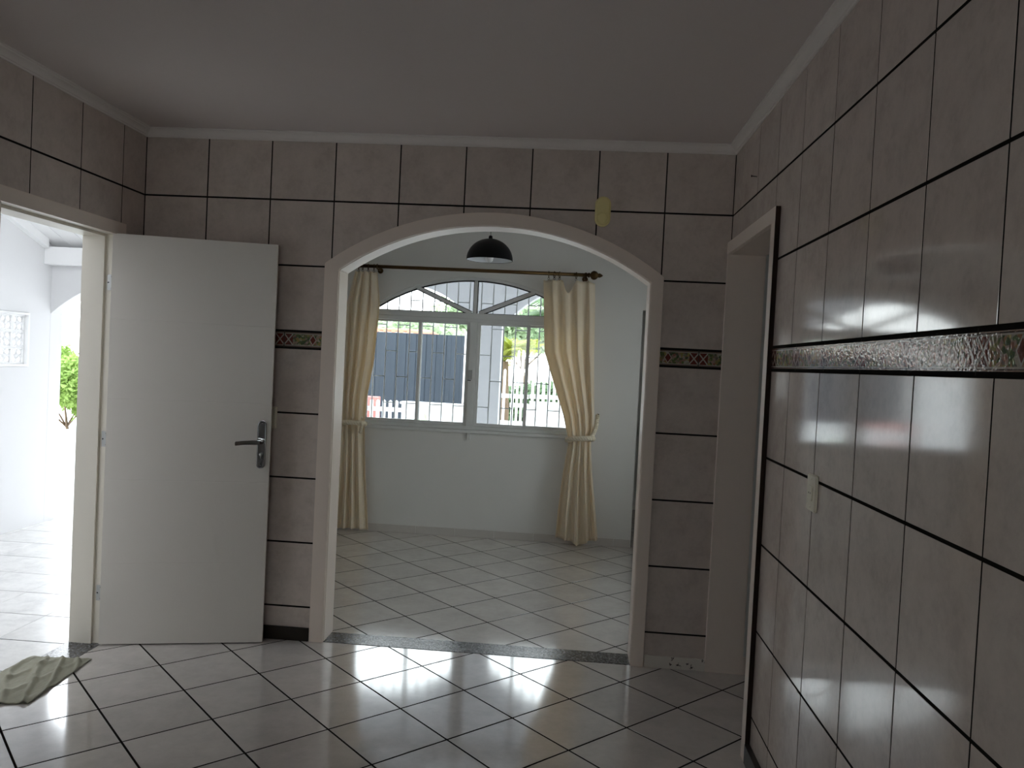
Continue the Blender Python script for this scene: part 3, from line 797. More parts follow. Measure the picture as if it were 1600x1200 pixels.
# security grille outside
gr = empty('window_grille', (1.405, FY+0.2, 0.9)); link_tag(gr, 'white steel security bars outside the arched window', 'window grille')
GY = FY+TH+0.035; GT = Matrix.Translation(-Vector(gr.location))
xs = [0.529+0.1012*i for i in range(19)]
h = 0.95; Rg = (0.935**2+0.325**2)/(2*0.325); czg = 2.165-Rg
def ztop(x): return min(2.15, czg+math.sqrt(max(0, Rg*Rg-(x-1.405)**2)))
for i, x in enumerate(xs):
    bm = bmesh.new(); tube(bm, [(x, GY, 0.90), (x, GY, ztop(x)+0.04)], 0.0055, 8)
    o = mesh_obj('bar', bm, M['grillepaint']); o.parent = gr; o.matrix_parent_inverse = GT
for i, x in enumerate(xs[:-1]):
    for r_, z in enumerate((1.08, 1.305, 1.525, 1.75, 1.965)):
        if (i+r_) % 2 == 1 and z < ztop(x):
            bm = bmesh.new(); tube(bm, [(x, GY, z), (x+0.1012, GY, z)], 0.0042, 6)
            o = mesh_obj('cross_tie', bm, M['grillepaint']); o.parent = gr; o.matrix_parent_inverse = GT
bm = bmesh.new()
for z in (0.905,): box(bm, 0.47, 2.40, GY-0.006, GY+0.006, z-0.012, z+0.012)
strip2(bm, [(p[0], p[1]+0.035) for p in arc_pts(0.43, 2.38, 1.84, 2.17)], [(p[0], p[1]+0.022) for p in arc_pts(0.43, 2.38, 1.84, 2.17)], GY-0.006, GY+0.006)
for x in (0.55, 2.28):
    box(bm, x-0.01, x+0.01, FY+TH-0.001, GY, 0.86, 0.905)
o = mesh_obj('grille_frame', bm, M['grillepaint']); o.parent = gr; o.matrix_parent_inverse = GT

# ------------------------------------------------------------------ curtain rod, rings, curtains, tiebacks
RY, RZ = 2.50, 2.208
rod = empty('curtain_rod', (1.4, RY, RZ)); link_tag(rod, 'dark brass curtain rod with pointed finials above the arched window', 'curtain rod')
bm = bmesh.new(); tube(bm, [(-0.98, 0, 0.0), (0.93, 0, 0.0)], 0.0145, 20); mesh_obj('pole', bm, M['brass'], rod)
fin = [(0.0125, 0.0), (0.020, 0.004), (0.020, 0.012), (0.013, 0.016), (0.013, 0.020), (0.028, 0.028), (0.036, 0.042), (0.036, 0.056), (0.030, 0.070), (0.018, 0.080), (0.015, 0.084), (0.018, 0.090), (0.017, 0.098), (0.009, 0.112), (0.0, 0.122)]
for s, x in ((1, 0.925), (-1, -0.975)):
    bm = bmesh.new(); lathe(bm, [(r_, s*h_) for r_, h_ in fin], (x, 0, 0), 'X', 24); mesh_obj('finial', bm, M['brassdark'], rod)
for x in (-0.80, 0.905):
    bm = bmesh.new(); tube(bm, [(x, 0.0, -0.016), (x, 0.06, -0.022), (x, FY-RY-0.004, -0.022)], 0.006, 10)
    lathe(bm, [(0.0, FY-RY-0.008), (0.022, FY-RY-0.008), (0.024, FY-RY-0.001), (0.0, FY-RY-0.001)], (x, 0, -0.022), 'Y', 20)
    tube(bm, [(x, 0.018*math.cos(a), 0.018*math.sin(a)) for a in [2*PI*k/20 for k in range(20)]], 0.0035, 6, closed=True)
    mesh_obj('bracket', bm, M['brassdark'], rod)
rings = [(2.010, 'first brass ring at the window side of the right curtain'), (2.056, 'second brass ring of the right curtain close to the first'), (2.098, 'third brass ring just left of the sag in the right curtain'),
         (2.232, 'lone brass ring just right of the sag in the right curtain'), (2.312, 'brass ring beside the right rod finial'),
         (0.447, 'outermost brass ring of the left curtain beside the arch'), (0.480, 'second brass ring from the left rod end'), (0.526, 'third brass ring from the left rod end'), (0.574, 'brass ring on the window side of the left curtain')]
rb = None
for x, lb in rings:
    if rb is None:
        bm = bmesh.new(); a_ = [2*PI*k/28 for k in range(28)]
        tube(bm, [(0, 0.0250*math.cos(a), -0.0073+0.0250*math.sin(a)) for a in a_], 0.003, 8, closed=True)
        tube(bm, [(0.007*math.cos(a), 0, -0.041+0.009*math.sin(a)) for a in a_[::2]], 0.0018, 6, closed=True)
        rb = o = mesh_obj('curtain_ring', bm, M['brassdark'])
    else:
        o = rb.copy(); COL.objects.link(o)
    o.location = (x, RY, RZ); o.rotation_euler = (0, 0, math.radians(random.uniform(-14, 14)))
    link_tag(o, lb, 'curtain ring', 'brass rings on the curtain rod')

def interp(tab, z):
    tab = sorted(tab)
    if z <= tab[0][0]: return tab[0][1:]
    for a, b in zip(tab[:-1], tab[1:]):
        if z <= b[0]:
            t = (z-a[0])/(b[0]-a[0]); t = t*t*(3-2*t) if False else t
            return tuple(x+(y-x)*t for x, y in zip(a[1:], b[1:]))
    return tab[-1][1:]
def curtain(name, tab, nf, ztop_f, zbot_f, seed, label):
    """tab rows: z, x left, x right, fold depth, y centre"""
    bm = bmesh.new(); NU, NV = 220, 90; G = []
    rnd = random.Random(seed); ph = [rnd.uniform(0, 2*PI) for _ in range(8)]
    for j in range(NV+1):
        row = []
        for i in range(NU+1):
            u = i/NU; zt, zb = ztop_f(u), zbot_f(u); z = zb+(zt-zb)*j/NV
            xl, xr, am, yc = interp(tab, z)
            uu = u+0.018*math.sin(2*PI*nf*u*1.0+ph[0]+z*1.2)+0.012*math.sin(5*u+z*2.5+ph[1])*math.sin(PI*u)
            uu = min(1, max(0, uu))
            x = xl+(xr-xl)*uu
            f = math.sin(2*PI*nf*u+ph[2]+0.5*math.sin(2.1*z+ph[3])+0.8*math.sin(3*u+ph[4]))
            f = math.copysign(abs(f)**0.75, f)
            f2 = math.sin(2*PI*nf*2.37*u+ph[5]+z*1.1)
            y = yc+am*(0.8*f+0.28*f2*(0.5+0.5*math.sin(z*2+ph[6]))+0.45*noise.noise(Vector((u*5.5, z*0.9, seed*1.7))))+0.004*noise.noise(Vector((x*9, z*3, seed)))
            # belly: the cloth wraps round towards the wall at both edges
            y += 0.035*(2*u-1)**2*(1 if am < 0.03 else 0.6)
            row.append(bm.verts.new((x, min(y, FY-0.014), z)))
        G.append(row)
    for a, b in zip(G[:-1], G[1:]):
        for i in range(NU):
            f = bm.faces.new((a[i], a[i+1], b[i+1], b[i])); f.smooth = True
    o = mesh_obj(name, bm, M['curtain'], wn=False)
    md = o.modifiers.new('hem', 'SOLIDIFY'); md.thickness = 0.0015
    link_tag(o, label, 'curtain', 'cream curtains at the arched window'); return o
tR = [(2.20, 1.975, 2.385, 0.012, 2.505), (2.14, 1.970, 2.388, 0.017, 2.502), (1.95, 1.982, 2.398, 0.023, 2.50), (1.58, 2.006, 2.410, 0.027, 2.50), (1.33, 2.092, 2.424, 0.027, 2.50), (1.07, 2.186, 2.440, 0.022, 2.505),
      (0.95, 2.215, 2.438, 0.017, 2.51), (0.88, 2.236, 2.424, 0.014, 2.51), (0.82, 2.236, 2.426, 0.015, 2.51), (0.60, 2.206, 2.448, 0.022, 2.505), (0.29, 2.180, 2.492, 0.027, 2.50), (0.0, 2.165, 2.530, 0.030, 2.50)]
def ztR(u):
    x = 1.972+0.416*u
    return 2.166-0.108*math.exp(-((x-2.178)/0.034)**2)-0.012*(0.5-0.5*math.cos(2*PI*(x-2.010)/0.045))*(1 if x < 2.1 else 0)-0.012*max(0, 1-abs(x-2.275)/0.04)-0.02*(max(0, x-2.33)/0.05)
curtain('curtain', tR, 4.2, ztR, lambda u: 0.035+0.03*abs(2*u-1)-0.022*math.exp(-((u-0.55)/0.12)**2), 11, 'right cream curtain tied back high, its top sagging between rings')
tL = [(2.20, 0.412, 0.592, 0.011, 2.505), (2.15, 0.405, 0.596, 0.014, 2.502), (1.90, 0.352, 0.627, 0.022, 2.50), (1.44, 0.352, 0.602, 0.023, 2.50), (1.13, 0.346, 0.556, 0.020, 2.505), (0.97, 0.345, 0.545, 0.016, 2.51),
      (0.90, 0.352, 0.540, 0.013, 2.51), (0.84, 0.350, 0.545, 0.014, 2.51), (0.49, 0.352, 0.566, 0.020, 2.505), (0.17, 0.340, 0.595, 0.025, 2.50), (0.0, 0.330, 0.608, 0.027, 2.50)]
curtain('curtain', tL, 3.6, lambda u: 2.168-0.008*(0.5-0.5*math.cos(2*PI*4*u)), lambda u: 0.018+0.03*u*(1-u)*2, 5, 'left cream curtain tied back beside the left arch jamb')

def rope(bm, path, r, turns_per_m=26, strands=3, rr=None):
    P = [Vector(p) for p in path]; L = [0]
    for a, b in zip(P[:-1], P[1:]): L.append(L[-1]+(b-a).length)
    rr = rr or r*0.62
    for s in range(strands):
        pts = []; N = max(8, int(L[-1]/0.006)); prev = None
        for k in range(N+1):
            d = L[-1]*k/N; i = max(0, min(len(P)-2, next((j for j in range(len(P)-1) if L[j+1] >= d-1e-9), len(P)-2)))
            t = (d-L[i])/max(1e-9, L[i+1]-L[i]); c = P[i].lerp(P[i+1], t); tg = (P[min(i+2, len(P)-1)]-P[max(0, i-1)]).normalized()
            a = (prev-tg*prev.dot(tg)).normalized() if prev is not None else tg.orthogonal().normalized(); prev = a; b = tg.cross(a)
            an = 2*PI*(turns_per_m*d+s/strands); pts.append(c+(a*math.cos(an)+b*math.sin(an))*r*0.55)
        tube(bm, pts, rr, 7)
def tieback(cx, z0, hw, hook, tail, label, tilt):
    r = empty('curtain_tieback', (cx, 2.51, z0)); link_tag(r, label, 'tieback', 'braided rope tiebacks')
    bm = bmesh.new(); path = []
    for k in range(25):
        a = 2*PI*k/24; path.append(((hw+0.012)*math.cos(a), 0.056*math.sin(a)-0.0, tilt*math.cos(a)-0.012*math.sin(a)))
    rope(bm, path, 0.019, 16); o = mesh_obj('loop', bm, M['rope'], r)
    if hook:
        hk = Vector(hook)-Vector((cx, 2.51, z0)); st = Vector((hw*0.75, -0.042, tilt))
        pts = [st+(hk-st)*t+Vector((0.012*math.sin(PI*t), -0.012*math.sin(PI*t), -0.030*math.sin(PI*t))) for t in [i/12 for i in range(13)]]
        bm = bmesh.new(); rope(bm, pts, 0.016, 18); mesh_obj('cord_end', bm, M['rope'], r)
        bm = bmesh.new(); tube(bm, [hk+Vector((0, 0.0, 0.0)), Vector((hk.x, FY-2.51-0.001, hk.z))], 0.004, 8)
        lathe(bm, [(0.0, -0.004), (0.011, -0.003), (0.011, 0.002), (0.0, 0.002)], (hk.x, hk.y-0.008, hk.z), 'Y', 16); mesh_obj('wall_hook', bm, M['brassdark'], r)
    if tail:
        bm = bmesh.new(); p0 = Vector((hw-0.004, -0.045, tilt+0.010))
        lathe(bm, [(0.0, -0.016), (0.012, -0.012), (0.016, 0.0), (0.012, 0.012), (0.0, 0.016)], p0, 'Z', 14)
        lathe(bm, [(0.0, -0.012), (0.010, -0.008), (0.012, 0.0), (0.009, 0.010), (0.0, 0.012)], p0+Vector((0.004, 0, 0.040)), 'Z', 14)
        rope(bm, [p0, p0+Vector((0.004, 0.0, -0.03)), p0+Vector((-0.006, 0, -0.055)), p0+Vector((-0.010, 0, -0.085))], 0.013, 18); mesh_obj('knotted_end', bm, M['rope'], r)
tieback(2.331, 0.880, 0.094, (2.466, 2.585, 1.080), False, 'braided cream rope tying the right curtain and rising to its hook', 0.010)
tieback(0.447, 0.905, 0.094, None, True, 'braided cream rope with knotted end around the left curtain', 0.004)

# ------------------------------------------------------------------ pendant lamp
LX, LY = 1.646, 1.35
pdl = empty('pendant_lamp', (LX, LY, ZC)); link_tag(pdl, 'black dome pendant lamp with white lining hanging beyond the arch', 'pendant lamp')
zr = 2.150-ZC
bm = bmesh.new(); pr = []
for k in range(15):
    a = PI/2*k/14; pr.append((max(0.006, 0.155*math.sin(a)), zr+0.142*math.cos(a)))
lathe(bm, pr, (0, 0, 0), 'Z', 48, 0)
lathe(bm, [(r_-0.003 if r_ > 0.01 else r_, h_-0.003) for r_, h_ in pr[:-1]]+[(0.152, zr)], (0, 0, 0), 'Z', 48, 1)
lathe(bm, [(0.155, zr), (0.155, zr-0.002), (0.152, zr-0.002), (0.152, zr)], (0, 0, 0), 'Z', 48, 0)
mesh_obj('lamp_shade', bm, [M['blacklamp'], M['whitelamp']], pdl, wn=False)
bm = bmesh.new(); tube(bm, [(0, 0, -0.02), (0, 0, zr+0.145)], 0.0022, 8); mesh_obj('cord', bm, M['white_cord'], pdl)
bm = bmesh.new(); lathe(bm, [(0.0, zr+0.165), (0.012, zr+0.160), (0.014, zr+0.140), (0.0, zr+0.139)], (0, 0, 0), 'Z', 20)
mesh_obj('cap', bm, M['blacklamp'], pdl)
bm = bmesh.new(); lathe(bm, [(0.0, 0.0-0.001), (0.05, -0.001), (0.048, -0.02), (0.01, -0.025), (0, -0.025)], (0, 0, 0), 'Z', 28)
mesh_obj('ceiling_rose', bm, M['blacklamp'], pdl)
bm = bmesh.new(); lathe(bm, [(0.014, zr+0.13), (0.014, zr+0.075), (0.020, zr+0.068), (0.026, zr+0.040), (0.028, zr+0.015), (0.022, zr-0.006), (0.010, zr-0.014), (0.0, zr-0.015)], (0, 0, 0), 'Z', 24)
M['bulb'] = paint('white bulb glass', (0.9, 0.9, 0.9), 0.15, 0.01); mesh_obj('bulb', bm, M['bulb'], pdl)

# ------------------------------------------------------------------ floor cloth over the door sill
bm = bmesh.new(); NA, NB = 70, 90; G = []
c4 = [Vector((-0.225, -0.99)), Vector((0.108, -0.925)), Vector((0.075, -0.445)), Vector((-0.190, -0.470))]
for j in range(NB+1):
    row = []
    for i in range(NA+1):
        u, v = i/NA, j/NB
        p = (c4[0]*(1-u)+c4[1]*u)*(1-v)+(c4[3]*(1-u)+c4[2]*u)*v
        e = 0.007*noise.noise(Vector((u*4, v*5, 3)))
        q = p+Vector((e*(1 if 0.02 < u else 2), 1.2*e))
        s = u*1.3+v*0.9
        w = max(0, math.sin(s*17+2.2*noise.noise(Vector((u*2, v*2, 0)))))**2*0.014+max(0, math.sin((u*1.6-v*0.7)*9+1))**3*0.007
        edge = min(u, 1-u, v, 1-v); w *= min(1, 0.45+edge*6)
        z = 0.0065+w+0.002*noise.noise(Vector((u*25, v*25, 1)))
        row.append(bm.verts.new((q.x, q.y, z)))
    G.append(row)
for a, b in zip(G[:-1], G[1:]):
    for i in range(NA): f = bm.faces.new((a[i], a[i+1], b[i+1], b[i])); f.smooth = True
o = mesh_obj('floor_cloth', bm, M['mat'], wn=False); md = o.modifiers.new('thick', 'SOLIDIFY'); md.thickness = 0.005; md.offset = -1
link_tag(o, 'crumpled grey green towel lying across the exterior door sill', 'floor cloth')

# ------------------------------------------------------------------ outside: side porch seen through the left door
bm = bmesh.new(); lay = add_layer(bm)
jy = [-0.61+0.36*k for k in range(-14, 16)]; jx = [-0.17-0.36*k for k in range(9, -1, -1)]
tiles(bm, lambda x, y, d: (x, y, -0.012-d), jx, jy, 0.0012, 0.006, region=rect(-3.1, -0.168, -5.4, 4.6), lay=lay)
box(bm, -3.1, -0.168, -5.4, 4.6, -0.1, -0.0130, 1)
link_tag(mesh_obj('porch_floor', bm, [M['ptile'], M['grout']], wn=False), 'bright pale tiled porch floor outside the left door', 'floor', kind='structure')
PX = -2.0
fpx = lambda u, v, d: (PX-d, u, v)
COB = rect(1.15, 1.965, 1.255, 1.675)
wall('porch_side_wall', fpx, [(-5.35, -0.1), (2.30, -0.1), (2.30, 2.205), (-5.35, 4.985)], [COB], 0.15, [M['porchpaint']]*3, 'white outer porch wall holding a patterned block screen', skip_bottom=False)
wall('porch_end_wall', lambda u, v, d: (u, 2.22+d, v), rect(-2.15, -TH-0.001, -0.1, 2.225), [arch_poly(-1.999, -0.30, -0.11, 1.685, 2.02)], 0.15, [M['porchpaint']]*3, 'white porch end wall with a low arched opening')
wall('porch_light_block', lambda u, v, d: (u, -5.30-d, v), rect(-2.15, -TH-0.001, 0, 4.9), [], 0.15, [M['porchpaint']]*3, 'unseen wall added at the near porch end to cut daylight')  # added out of view, holds back daylight reaching the exterior door
bm = bmesh.new(); box(bm, -2.0, -0.16, 2.12, 2.219, 2.075, 2.215, 0, 0.004)
link_tag(mesh_obj('porch_beam', bm, M['extwhite']), 'cream timber beam across the end of the porch roof', 'beam', kind='structure')
# cobogo screen: frame and pierced blocks
cb = empty('block_screen', (PX-0.075, 1.55, 1.46)); link_tag(cb, 'white pierced ornamental block screen in the porch wall', 'block screen')
ft = Matrix.Translation(-Vector(cb.location))
bm = bmesh.new()
for b in ((1.15, 1.17, 1.257, 1.673), (1.945, 1.963, 1.257, 1.673), (1.17, 1.945, 1.257, 1.275), (1.17, 1.945, 1.655, 1.673)): box(bm, PX-0.13, PX+0.012, b[0], b[1], b[2], b[3])
o = mesh_obj('screen_frame', bm, M['extwhite']); o.parent = cb; o.matrix_parent_inverse = ft
nb = 6; bw = (1.945-1.17)/nb; bh = (1.655-1.275)/3
for i in range(nb):
    for j in range(3):
        y0 = 1.17+i*bw; z0 = 1.275+j*bh; bm = bmesh.new(); cyy, czz = y0+bw/2, z0+bh/2
        for b in ((y0, y0+0.012, z0, z0+bh), (y0+bw-0.012, y0+bw, z0, z0+bh), (y0+0.012, y0+bw-0.012, z0, z0+0.012), (y0+0.012, y0+bw-0.012, z0+bh-0.012, z0+bh)): box(bm, PX-0.11, PX-0.02, b[0]+0.0005, b[1]-0.0005, b[2]+0.0005, b[3]-0.0005)
        for a in range(4):   # four curved petals
            sx = math.cos(PI/4+a*PI/2); sz = math.sin(PI/4+a*PI/2)
            pts = [(PX-0.04, cyy+sx*bw*0.30+0.026*math.cos(t), czz+sz*bh*0.30+0.026*math.sin(t)) for t in [2*PI*k/12 for k in range(12)]]
            tube(bm, pts, 0.008, 6, closed=True)
        lathe(bm, [(0.0, -0.03), (0.022, -0.03), (0.022, -0.05), (0.0, -0.05)], (PX, cyy, czz), 'X', 14)
        o = mesh_obj('block', bm, M['extwhite']); o.parent = cb; o.matrix_parent_inverse = ft
# sloping boarded roof
bm = bmesh.new()
def zroof(y): return 2.425+0.02-0.365*(y-1.646)
for k in range(13):
    x0 = -2.15+k*0.155
    for (ya, yb) in ((-5.45, 2.30),):
        t = bmesh.new(); v8 = [t.verts.new((x, y, zroof(y)+dz)) for x in (x0+0.002, x0+0.153) for y in (ya, yb) for dz in (0.0, 0.02)]
        for f in ((0, 1, 3, 2), (4, 6, 7, 5), (0, 4, 5, 1), (2, 3, 7, 6), (0, 2, 6, 4), (1, 5, 7, 3)): t.faces.new([v8[i] for i in f])
        merge(bm, t)
t = bmesh.new(); v8 = [t.verts.new((x, y, zroof(y)+dz)) for x in (-2.3, -0.151) for y in (-5.45, 2.45) for dz in (0.021, 0.06)]
for f in ((0, 1, 3, 2), (4, 6, 7, 5), (0, 4, 5, 1), (2, 3, 7, 6), (0, 2, 6, 4), (1, 5, 7, 3)): t.faces.new([v8[i] for i in f])
merge(bm, t)
link_tag(mesh_obj('porch_roof', bm, M['extwhite']), 'white boarded porch ceiling sloping down outside the left door', 'roof', kind='structure')
bm = bmesh.new()
t = bmesh.new(); v8 = [t.verts.new((x, y, zroof(y)-dz)) for x in (PX+0.0005, PX+0.045) for y in (-5.3, 2.11) for dz in (0.001, 0.075)]
for f in ((0, 1, 3, 2), (4, 6, 7, 5), (0, 4, 5, 1), (2, 3, 7, 6), (0, 2, 6, 4), (1, 5, 7, 3)): t.faces.new([v8[i] for i in f])
merge(bm, t)
link_tag(mesh_obj('trim_11', bm, M['extwhite']), 'white sloping timber trim along the top of the porch wall', 'trim', kind='structure')

# ------------------------------------------------------------------ outside: front porch beyond the window
bm = bmesh.new(); box(bm, -0.16, 2.68, FY+TH, 4.75, -0.1, -0.015)
link_tag(mesh_obj('veranda_floor', bm, M['extgrey']), 'pale veranda floor outside the arched window', 'floor', kind='structure')
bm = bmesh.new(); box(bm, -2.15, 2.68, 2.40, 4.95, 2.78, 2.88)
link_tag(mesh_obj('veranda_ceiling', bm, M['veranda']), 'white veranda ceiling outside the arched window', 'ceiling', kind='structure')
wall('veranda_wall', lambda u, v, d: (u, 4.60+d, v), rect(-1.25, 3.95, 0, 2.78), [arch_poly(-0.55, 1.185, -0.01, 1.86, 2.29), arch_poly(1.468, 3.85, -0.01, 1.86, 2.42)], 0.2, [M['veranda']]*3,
     'white veranda front with a square column between two arches')
bm = bmesh.new(); box(bm, -30, 30, -12, 60, -0.25, -0.13)
link_tag(mesh_obj('street_ground', bm, M['extgrey']), 'bright pale paving and street outside the house', 'ground', kind='structure')

# yard fences
def pfence(name, loc, x0, x1, y, prof_, zb, pitch, pw, rails, label, cat, group=None):
    r = empty(name, (x0, y, -0.13)); link_tag(r, label, cat, group); ft = Matrix.Translation(-Vector(r.location))
    n = int((x1-x0)/pitch)+1
    for i in range(n):
        x = x0+i*pitch; zt = prof_((x-x0)/(x1-x0)); bm = bmesh.new()
        prism(bm, [(x, zb), (x+pw, zb), (x+pw, zt-0.02), (x+pw/2, zt), (x, zt-0.02)], lambda u, v, d: (u, y+d, v), -0.012, 0.012)
        o = mesh_obj('picket', bm, M['fencewhite']); o.parent = r; o.matrix_parent_inverse = ft
    for z in rails:
        bm = bmesh.new(); box(bm, x0-0.02, x1+0.05, y+0.013, y+0.045, z-0.03, z+0.03)
        o = mesh_obj('rail', bm, M['fencewhite']); o.parent = r; o.matrix_parent_inverse = ft
    return r
pfence('picket_fence', None, 1.13, 1.32, 7.5, lambda t: 1.32+0.085*math.sin(PI*(0.15+0.8*t)), 0.50, 0.072, 0.036, (0.60, 0.99), 'short white picket panel right beside the veranda column', 'fence')
pfence('picket_gate', None, 1.400, 1.60, 7.5, lambda t: 1.58+0.095*math.sin(PI*t), 0.50, 0.064, 0.034, (0.60, 0.86, 0.99), 'tall white picket gate with a raised curved top', 'gate')
pfence('picket_fence', None, 1.685, 2.60, 7.5, lambda t: 1.44+0.03*math.sin(6*t), 0.80, 0.078, 0.040, (0.90, 1.0), 'white picket fence on the low wall seen beside right curtain', 'fence')
bm = bmesh.new(); box(bm, 1.62, 3.4, 7.42, 7.60, -0.2, 0.845); box(bm, 1.60, 3.4, 7.38, 7.64, 0.8455, 0.875)
link_tag(mesh_obj('garden_wall', bm, M['fencewhite']), 'low white garden wall under the right picket fence', 'wall')
bm = bmesh.new(); box(bm, -0.18, 1.10, 7.42, 7.60, -0.2, 0.80); box(bm, -0.2, 1.12, 7.38, 7.64, 0.8005, 0.83)
link_tag(mesh_obj('garden_wall', bm, M['fencewhite']), 'low white garden wall in front of the dark blue gate', 'wall')
pfence('picket_fence', None, -1.40, -0.22, 7.5, lambda t: 0.84, 0.20, 0.092, 0.045, (0.35, 0.70), 'low white picket fence beside the left curtain', 'fence')
bm = bmesh.new(); box(bm, -1.30, -0.62, 7.75, 7.95, -0.2, 0.86, 0, 0.01)
link_tag(mesh_obj('brick_pier', bm, M['redpaint']), 'faded red masonry pier behind the low picket fence', 'pier')

# dark blue sliding gate across the street
gt = empty('sliding_gate', (-0.5, 10.0, -0.13)); link_tag(gt, 'dark slate blue ribbed metal gate across the street', 'gate'); ft = Matrix.Translation(-Vector(gt.location))
bm = bmesh.new(); x = -1.95; k = 0
while x < 0.34:
    box(bm, x, x+0.088, 10.0-(0.012 if k % 2 else 0.0), 10.04, 0.10, 1.905, 0, 0.002); x += 0.09; k += 1
o = mesh_obj('panel', bm, M['bluepanel']); o.parent = gt; o.matrix_parent_inverse = ft
bm = bmesh.new(); box(bm, 0.355, 0.46, 9.96, 10.06, -0.12, 1.98, 0, 0.004); o = mesh_obj('post', bm, M['fencewhite']); o.parent = gt; o.matrix_parent_inverse = ft
bm = bmesh.new(); box(bm, -1.97, -1.957, 9.98, 10.05, -0.12, 1.95, 0, 0.002); o = mesh_obj('post', bm, M['fencewhite']); o.parent = gt; o.matrix_parent_inverse = ft
# neighbour's house with tiled eaves
hs = empty('neighbour_house', (-2.0, 13.5, -0.13)); link_tag(hs, 'white house with terracotta eaves behind the dark blue gate', 'house'); ft = Matrix.Translation(-Vector(hs.location))
bm = bmesh.new(); box(bm, -6.5, -0.95, 12.0, 15.6, -0.12, 1.90); o = mesh_obj('house_wall', bm, M['extwhite']); o.parent = hs; o.matrix_parent_inverse = ft
bm = bmesh.new(); 
for i in range(36):
    xx = -6.6+i*0.16; tube(bm, [(xx, 11.7, 1.99), (xx, 14.0, 2.08)], 0.045, 8)
    tube(bm, [(xx, 16.3, 1.985), (xx, 14.0, 2.08)], 0.045, 8)
o = mesh_obj('roof', bm, M['terracotta']); o.parent = hs; o.matrix_parent_inverse = ft
bm = bmesh.new(); box(bm, -6.6, -0.93, 11.72, 11.76, 1.90, 1.965); o = mesh_obj('eaves_board', bm, M['fencewhite']); o.parent = hs; o.matrix_parent_inverse = ft

# ------------------------------------------------------------------ plants
def foliage(bm, c, rad, n, sz, rnd, flat=0.0):
    for _ in range(n):
        while True:
            p = Vector((rnd.uniform(-1, 1), rnd.uniform(-1, 1), rnd.uniform(-1, 1)))
            if 0.25 < p.length < 1: break
        p = Vector((p.x*rad[0], p.y*rad[1], p.z*rad[2]))+Vector(c)
        d = Vector((rnd.uniform(-1, 1), rnd.uniform(-1, 1), rnd.uniform(-1, 0.5))).normalized(); a = d.orthogonal().normalized()
        s = sz*rnd.uniform(0.6, 1.3); w = s*0.24; m = p+d*s*0.5+Vector((0, 0, 0.08*s)); e = p+d*s
        v = [bm.verts.new(q) for q in (p, m+a*w, e, m-a*w)]; bm.faces.new(v)
def tree(name, loc, h, rad, n, sz, m, label, cat, seed, clumps=5, group=None):
    r = empty(name, loc); link_tag(r, label, cat, group); rnd = random.Random(seed)
    bm = bmesh.new(); tube(bm, [(0, 0, 0), (0.05*h, 0, 0.35*h), (-0.02*h, 0.02, 0.75*h)], [0.035*h, 0.025*h, 0.010*h], 10)
    for k in range(5):
        a = k*1.3; tube(bm, [(0.03*h, 0, 0.45*h), (0.3*rad[0]*math.cos(a), 0.3*rad[1]*math.sin(a), 0.7*h), (0.7*rad[0]*math.cos(a), 0.7*rad[1]*math.sin(a), 0.95*h)], [0.014*h, 0.009*h, 0.003*h], 7)
    mesh_obj('trunk', bm, M['bark'], r)
    bm = bmesh.new()
    for k in range(clumps):
        c = (rnd.uniform(-0.6, 0.6)*rad[0], rnd.uniform(-0.6, 0.6)*rad[1], h+rnd.uniform(-0.5, 0.5)*rad[2])
        foliage(bm, c, tuple(x*rnd.uniform(0.45, 0.7) for x in rad), n//clumps, sz, rnd)
    mesh_obj('crown', bm, m, r, wn=False)
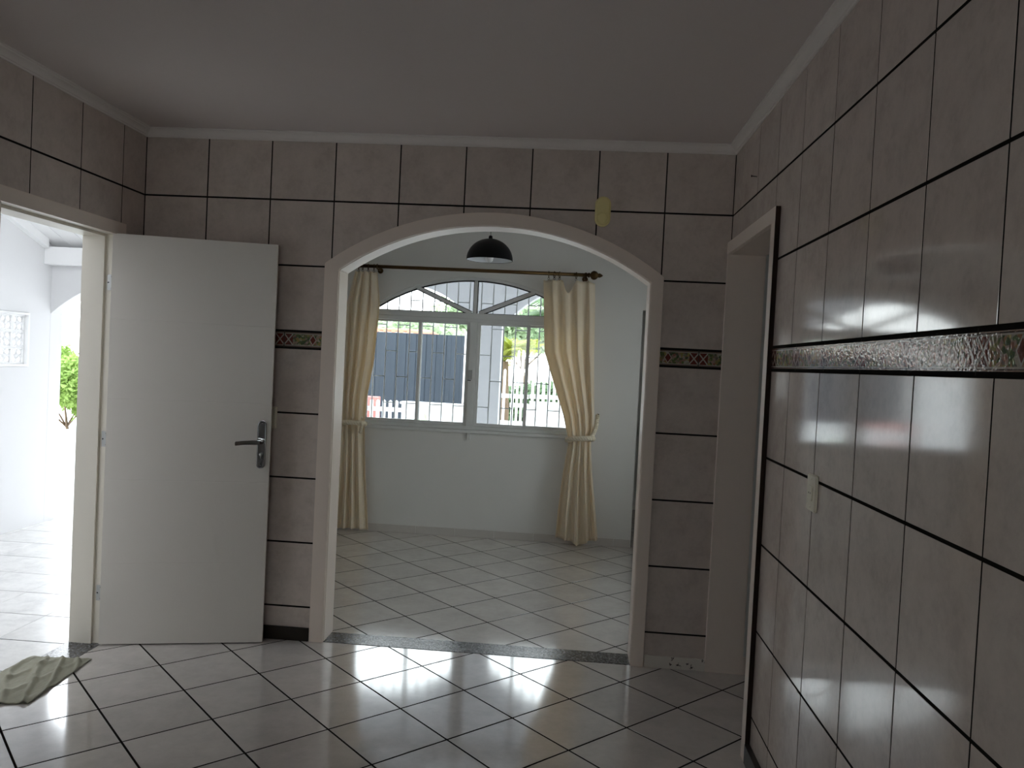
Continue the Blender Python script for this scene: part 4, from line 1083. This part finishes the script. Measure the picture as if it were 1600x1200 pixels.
def palm(name, loc, h, nfr, L, m, label, seed, droop=0.9, lw=0.018):
    r = empty(name, loc); link_tag(r, label, 'palm'); rnd = random.Random(seed)
    bm = bmesh.new(); tube(bm, [(0, 0, 0), (0.03, 0.02, h*0.5), (0, 0, h)], [0.09, 0.075, 0.06], 12); mesh_obj('trunk', bm, M['bark'], r)
    for k in range(nfr):
        a = 2*PI*k/nfr+rnd.uniform(-0.2, 0.2); el = rnd.uniform(0.2, 1.25); bm = bmesh.new(); P = []
        for i in range(15):
            t = i/14; rad_ = L*t*math.cos(el*(1-0.4*t)); z = h+L*(math.sin(el)*t-droop*0.62*t*t)
            P.append(Vector((rad_*math.cos(a), rad_*math.sin(a), z)))
        tube(bm, P, [0.012*(1-0.8*i/14) for i in range(15)], 5)
        for i in range(2, 44):
            t = i/44; q = t*14; i0 = min(13, int(q)); p = P[i0].lerp(P[i0+1], q-i0); tg = (P[i0+1]-P[i0]).normalized(); sd = tg.cross(Vector((0, 0, 1))).normalized()
            for s in (-1, 1):
                ll = L*0.34*math.sin(PI*(0.12+0.85*t))*rnd.uniform(0.85, 1.1); e = p+sd*s*ll*0.8+tg*ll*0.5+Vector((0, 0, -ll*0.35)); mdl = p.lerp(e, 0.5)+Vector((0, 0, 0.03*L))
                bm.faces.new([bm.verts.new(x_) for x_ in (p, mdl+tg*lw, e, mdl-tg*lw)])
        mesh_obj('frond', bm, m, r, wn=False)
tree('tree', (-3.6, 21.5, -0.13), 2.1, (2.6, 1.8, 1.0), 8000, 0.30, M['leaf'], 'pale green leafy tree behind the left roof line', 'tree', 3, 7)
tree('tree', (0.4, 25.5, -0.13), 3.0, (2.8, 1.9, 1.2), 8000, 0.30, M['leaf'], 'green leafy tree above the right end of the blue gate', 'tree', 4, 7)
tree('tree', (4.4, 15.5, -0.13), 2.1, (2.0, 1.6, 1.5), 6000, 0.26, M['leaf'], 'green tree behind the picket fence beside right curtain', 'tree', 8, 6)
palm('palm_tree', (2.25, 8.6, -0.13), 2.35, 16, 1.25, M['palm'], 'dark green palm with drooping fronds seen in the right arch', 21)
palm('palm_plant', (1.22, 8.2, -0.13), 1.62, 22, 0.72, M['lime'], 'yellow green small palm rising behind the white picket gate', 5, 0.7, 0.012)
tree('garden_shrub', (-4.6, 6.4, -0.13), 0.95, (0.75, 0.6, 0.65), 16000, 0.075, M['shrubleaf'], 'bright green garden shrub seen through the exterior door', 'shrub', 12, 5)
bm = bmesh.new(); box(bm, -5.4, -3.4, 5.45, 5.6, -0.2, 0.36)
link_tag(mesh_obj('garden_wall', bm, M['fencewhite']), 'low white kerb wall in front of the shrub outside the exterior door', 'wall')
tree('garden_shrub', (1.9, 10.9, -0.13), 0.9, (0.9, 0.5, 0.75), 6000, 0.15, M['palm'], 'dark green shrub behind the right picket fence', 'shrub', 31, 6)
tree('garden_shrub', (3.9, 11.6, -0.13), 1.0, (0.9, 0.5, 0.8), 4000, 0.16, M['palm'], 'dark green shrub far behind the right picket fence', 'shrub', 33, 6)
tree('garden_shrub', (0.35, 6.6, -0.13), 0.55, (0.22, 0.2, 0.22), 700, 0.10, M['leaf'], 'small shrub in front of the low garden wall', 'shrub', 14, 3)
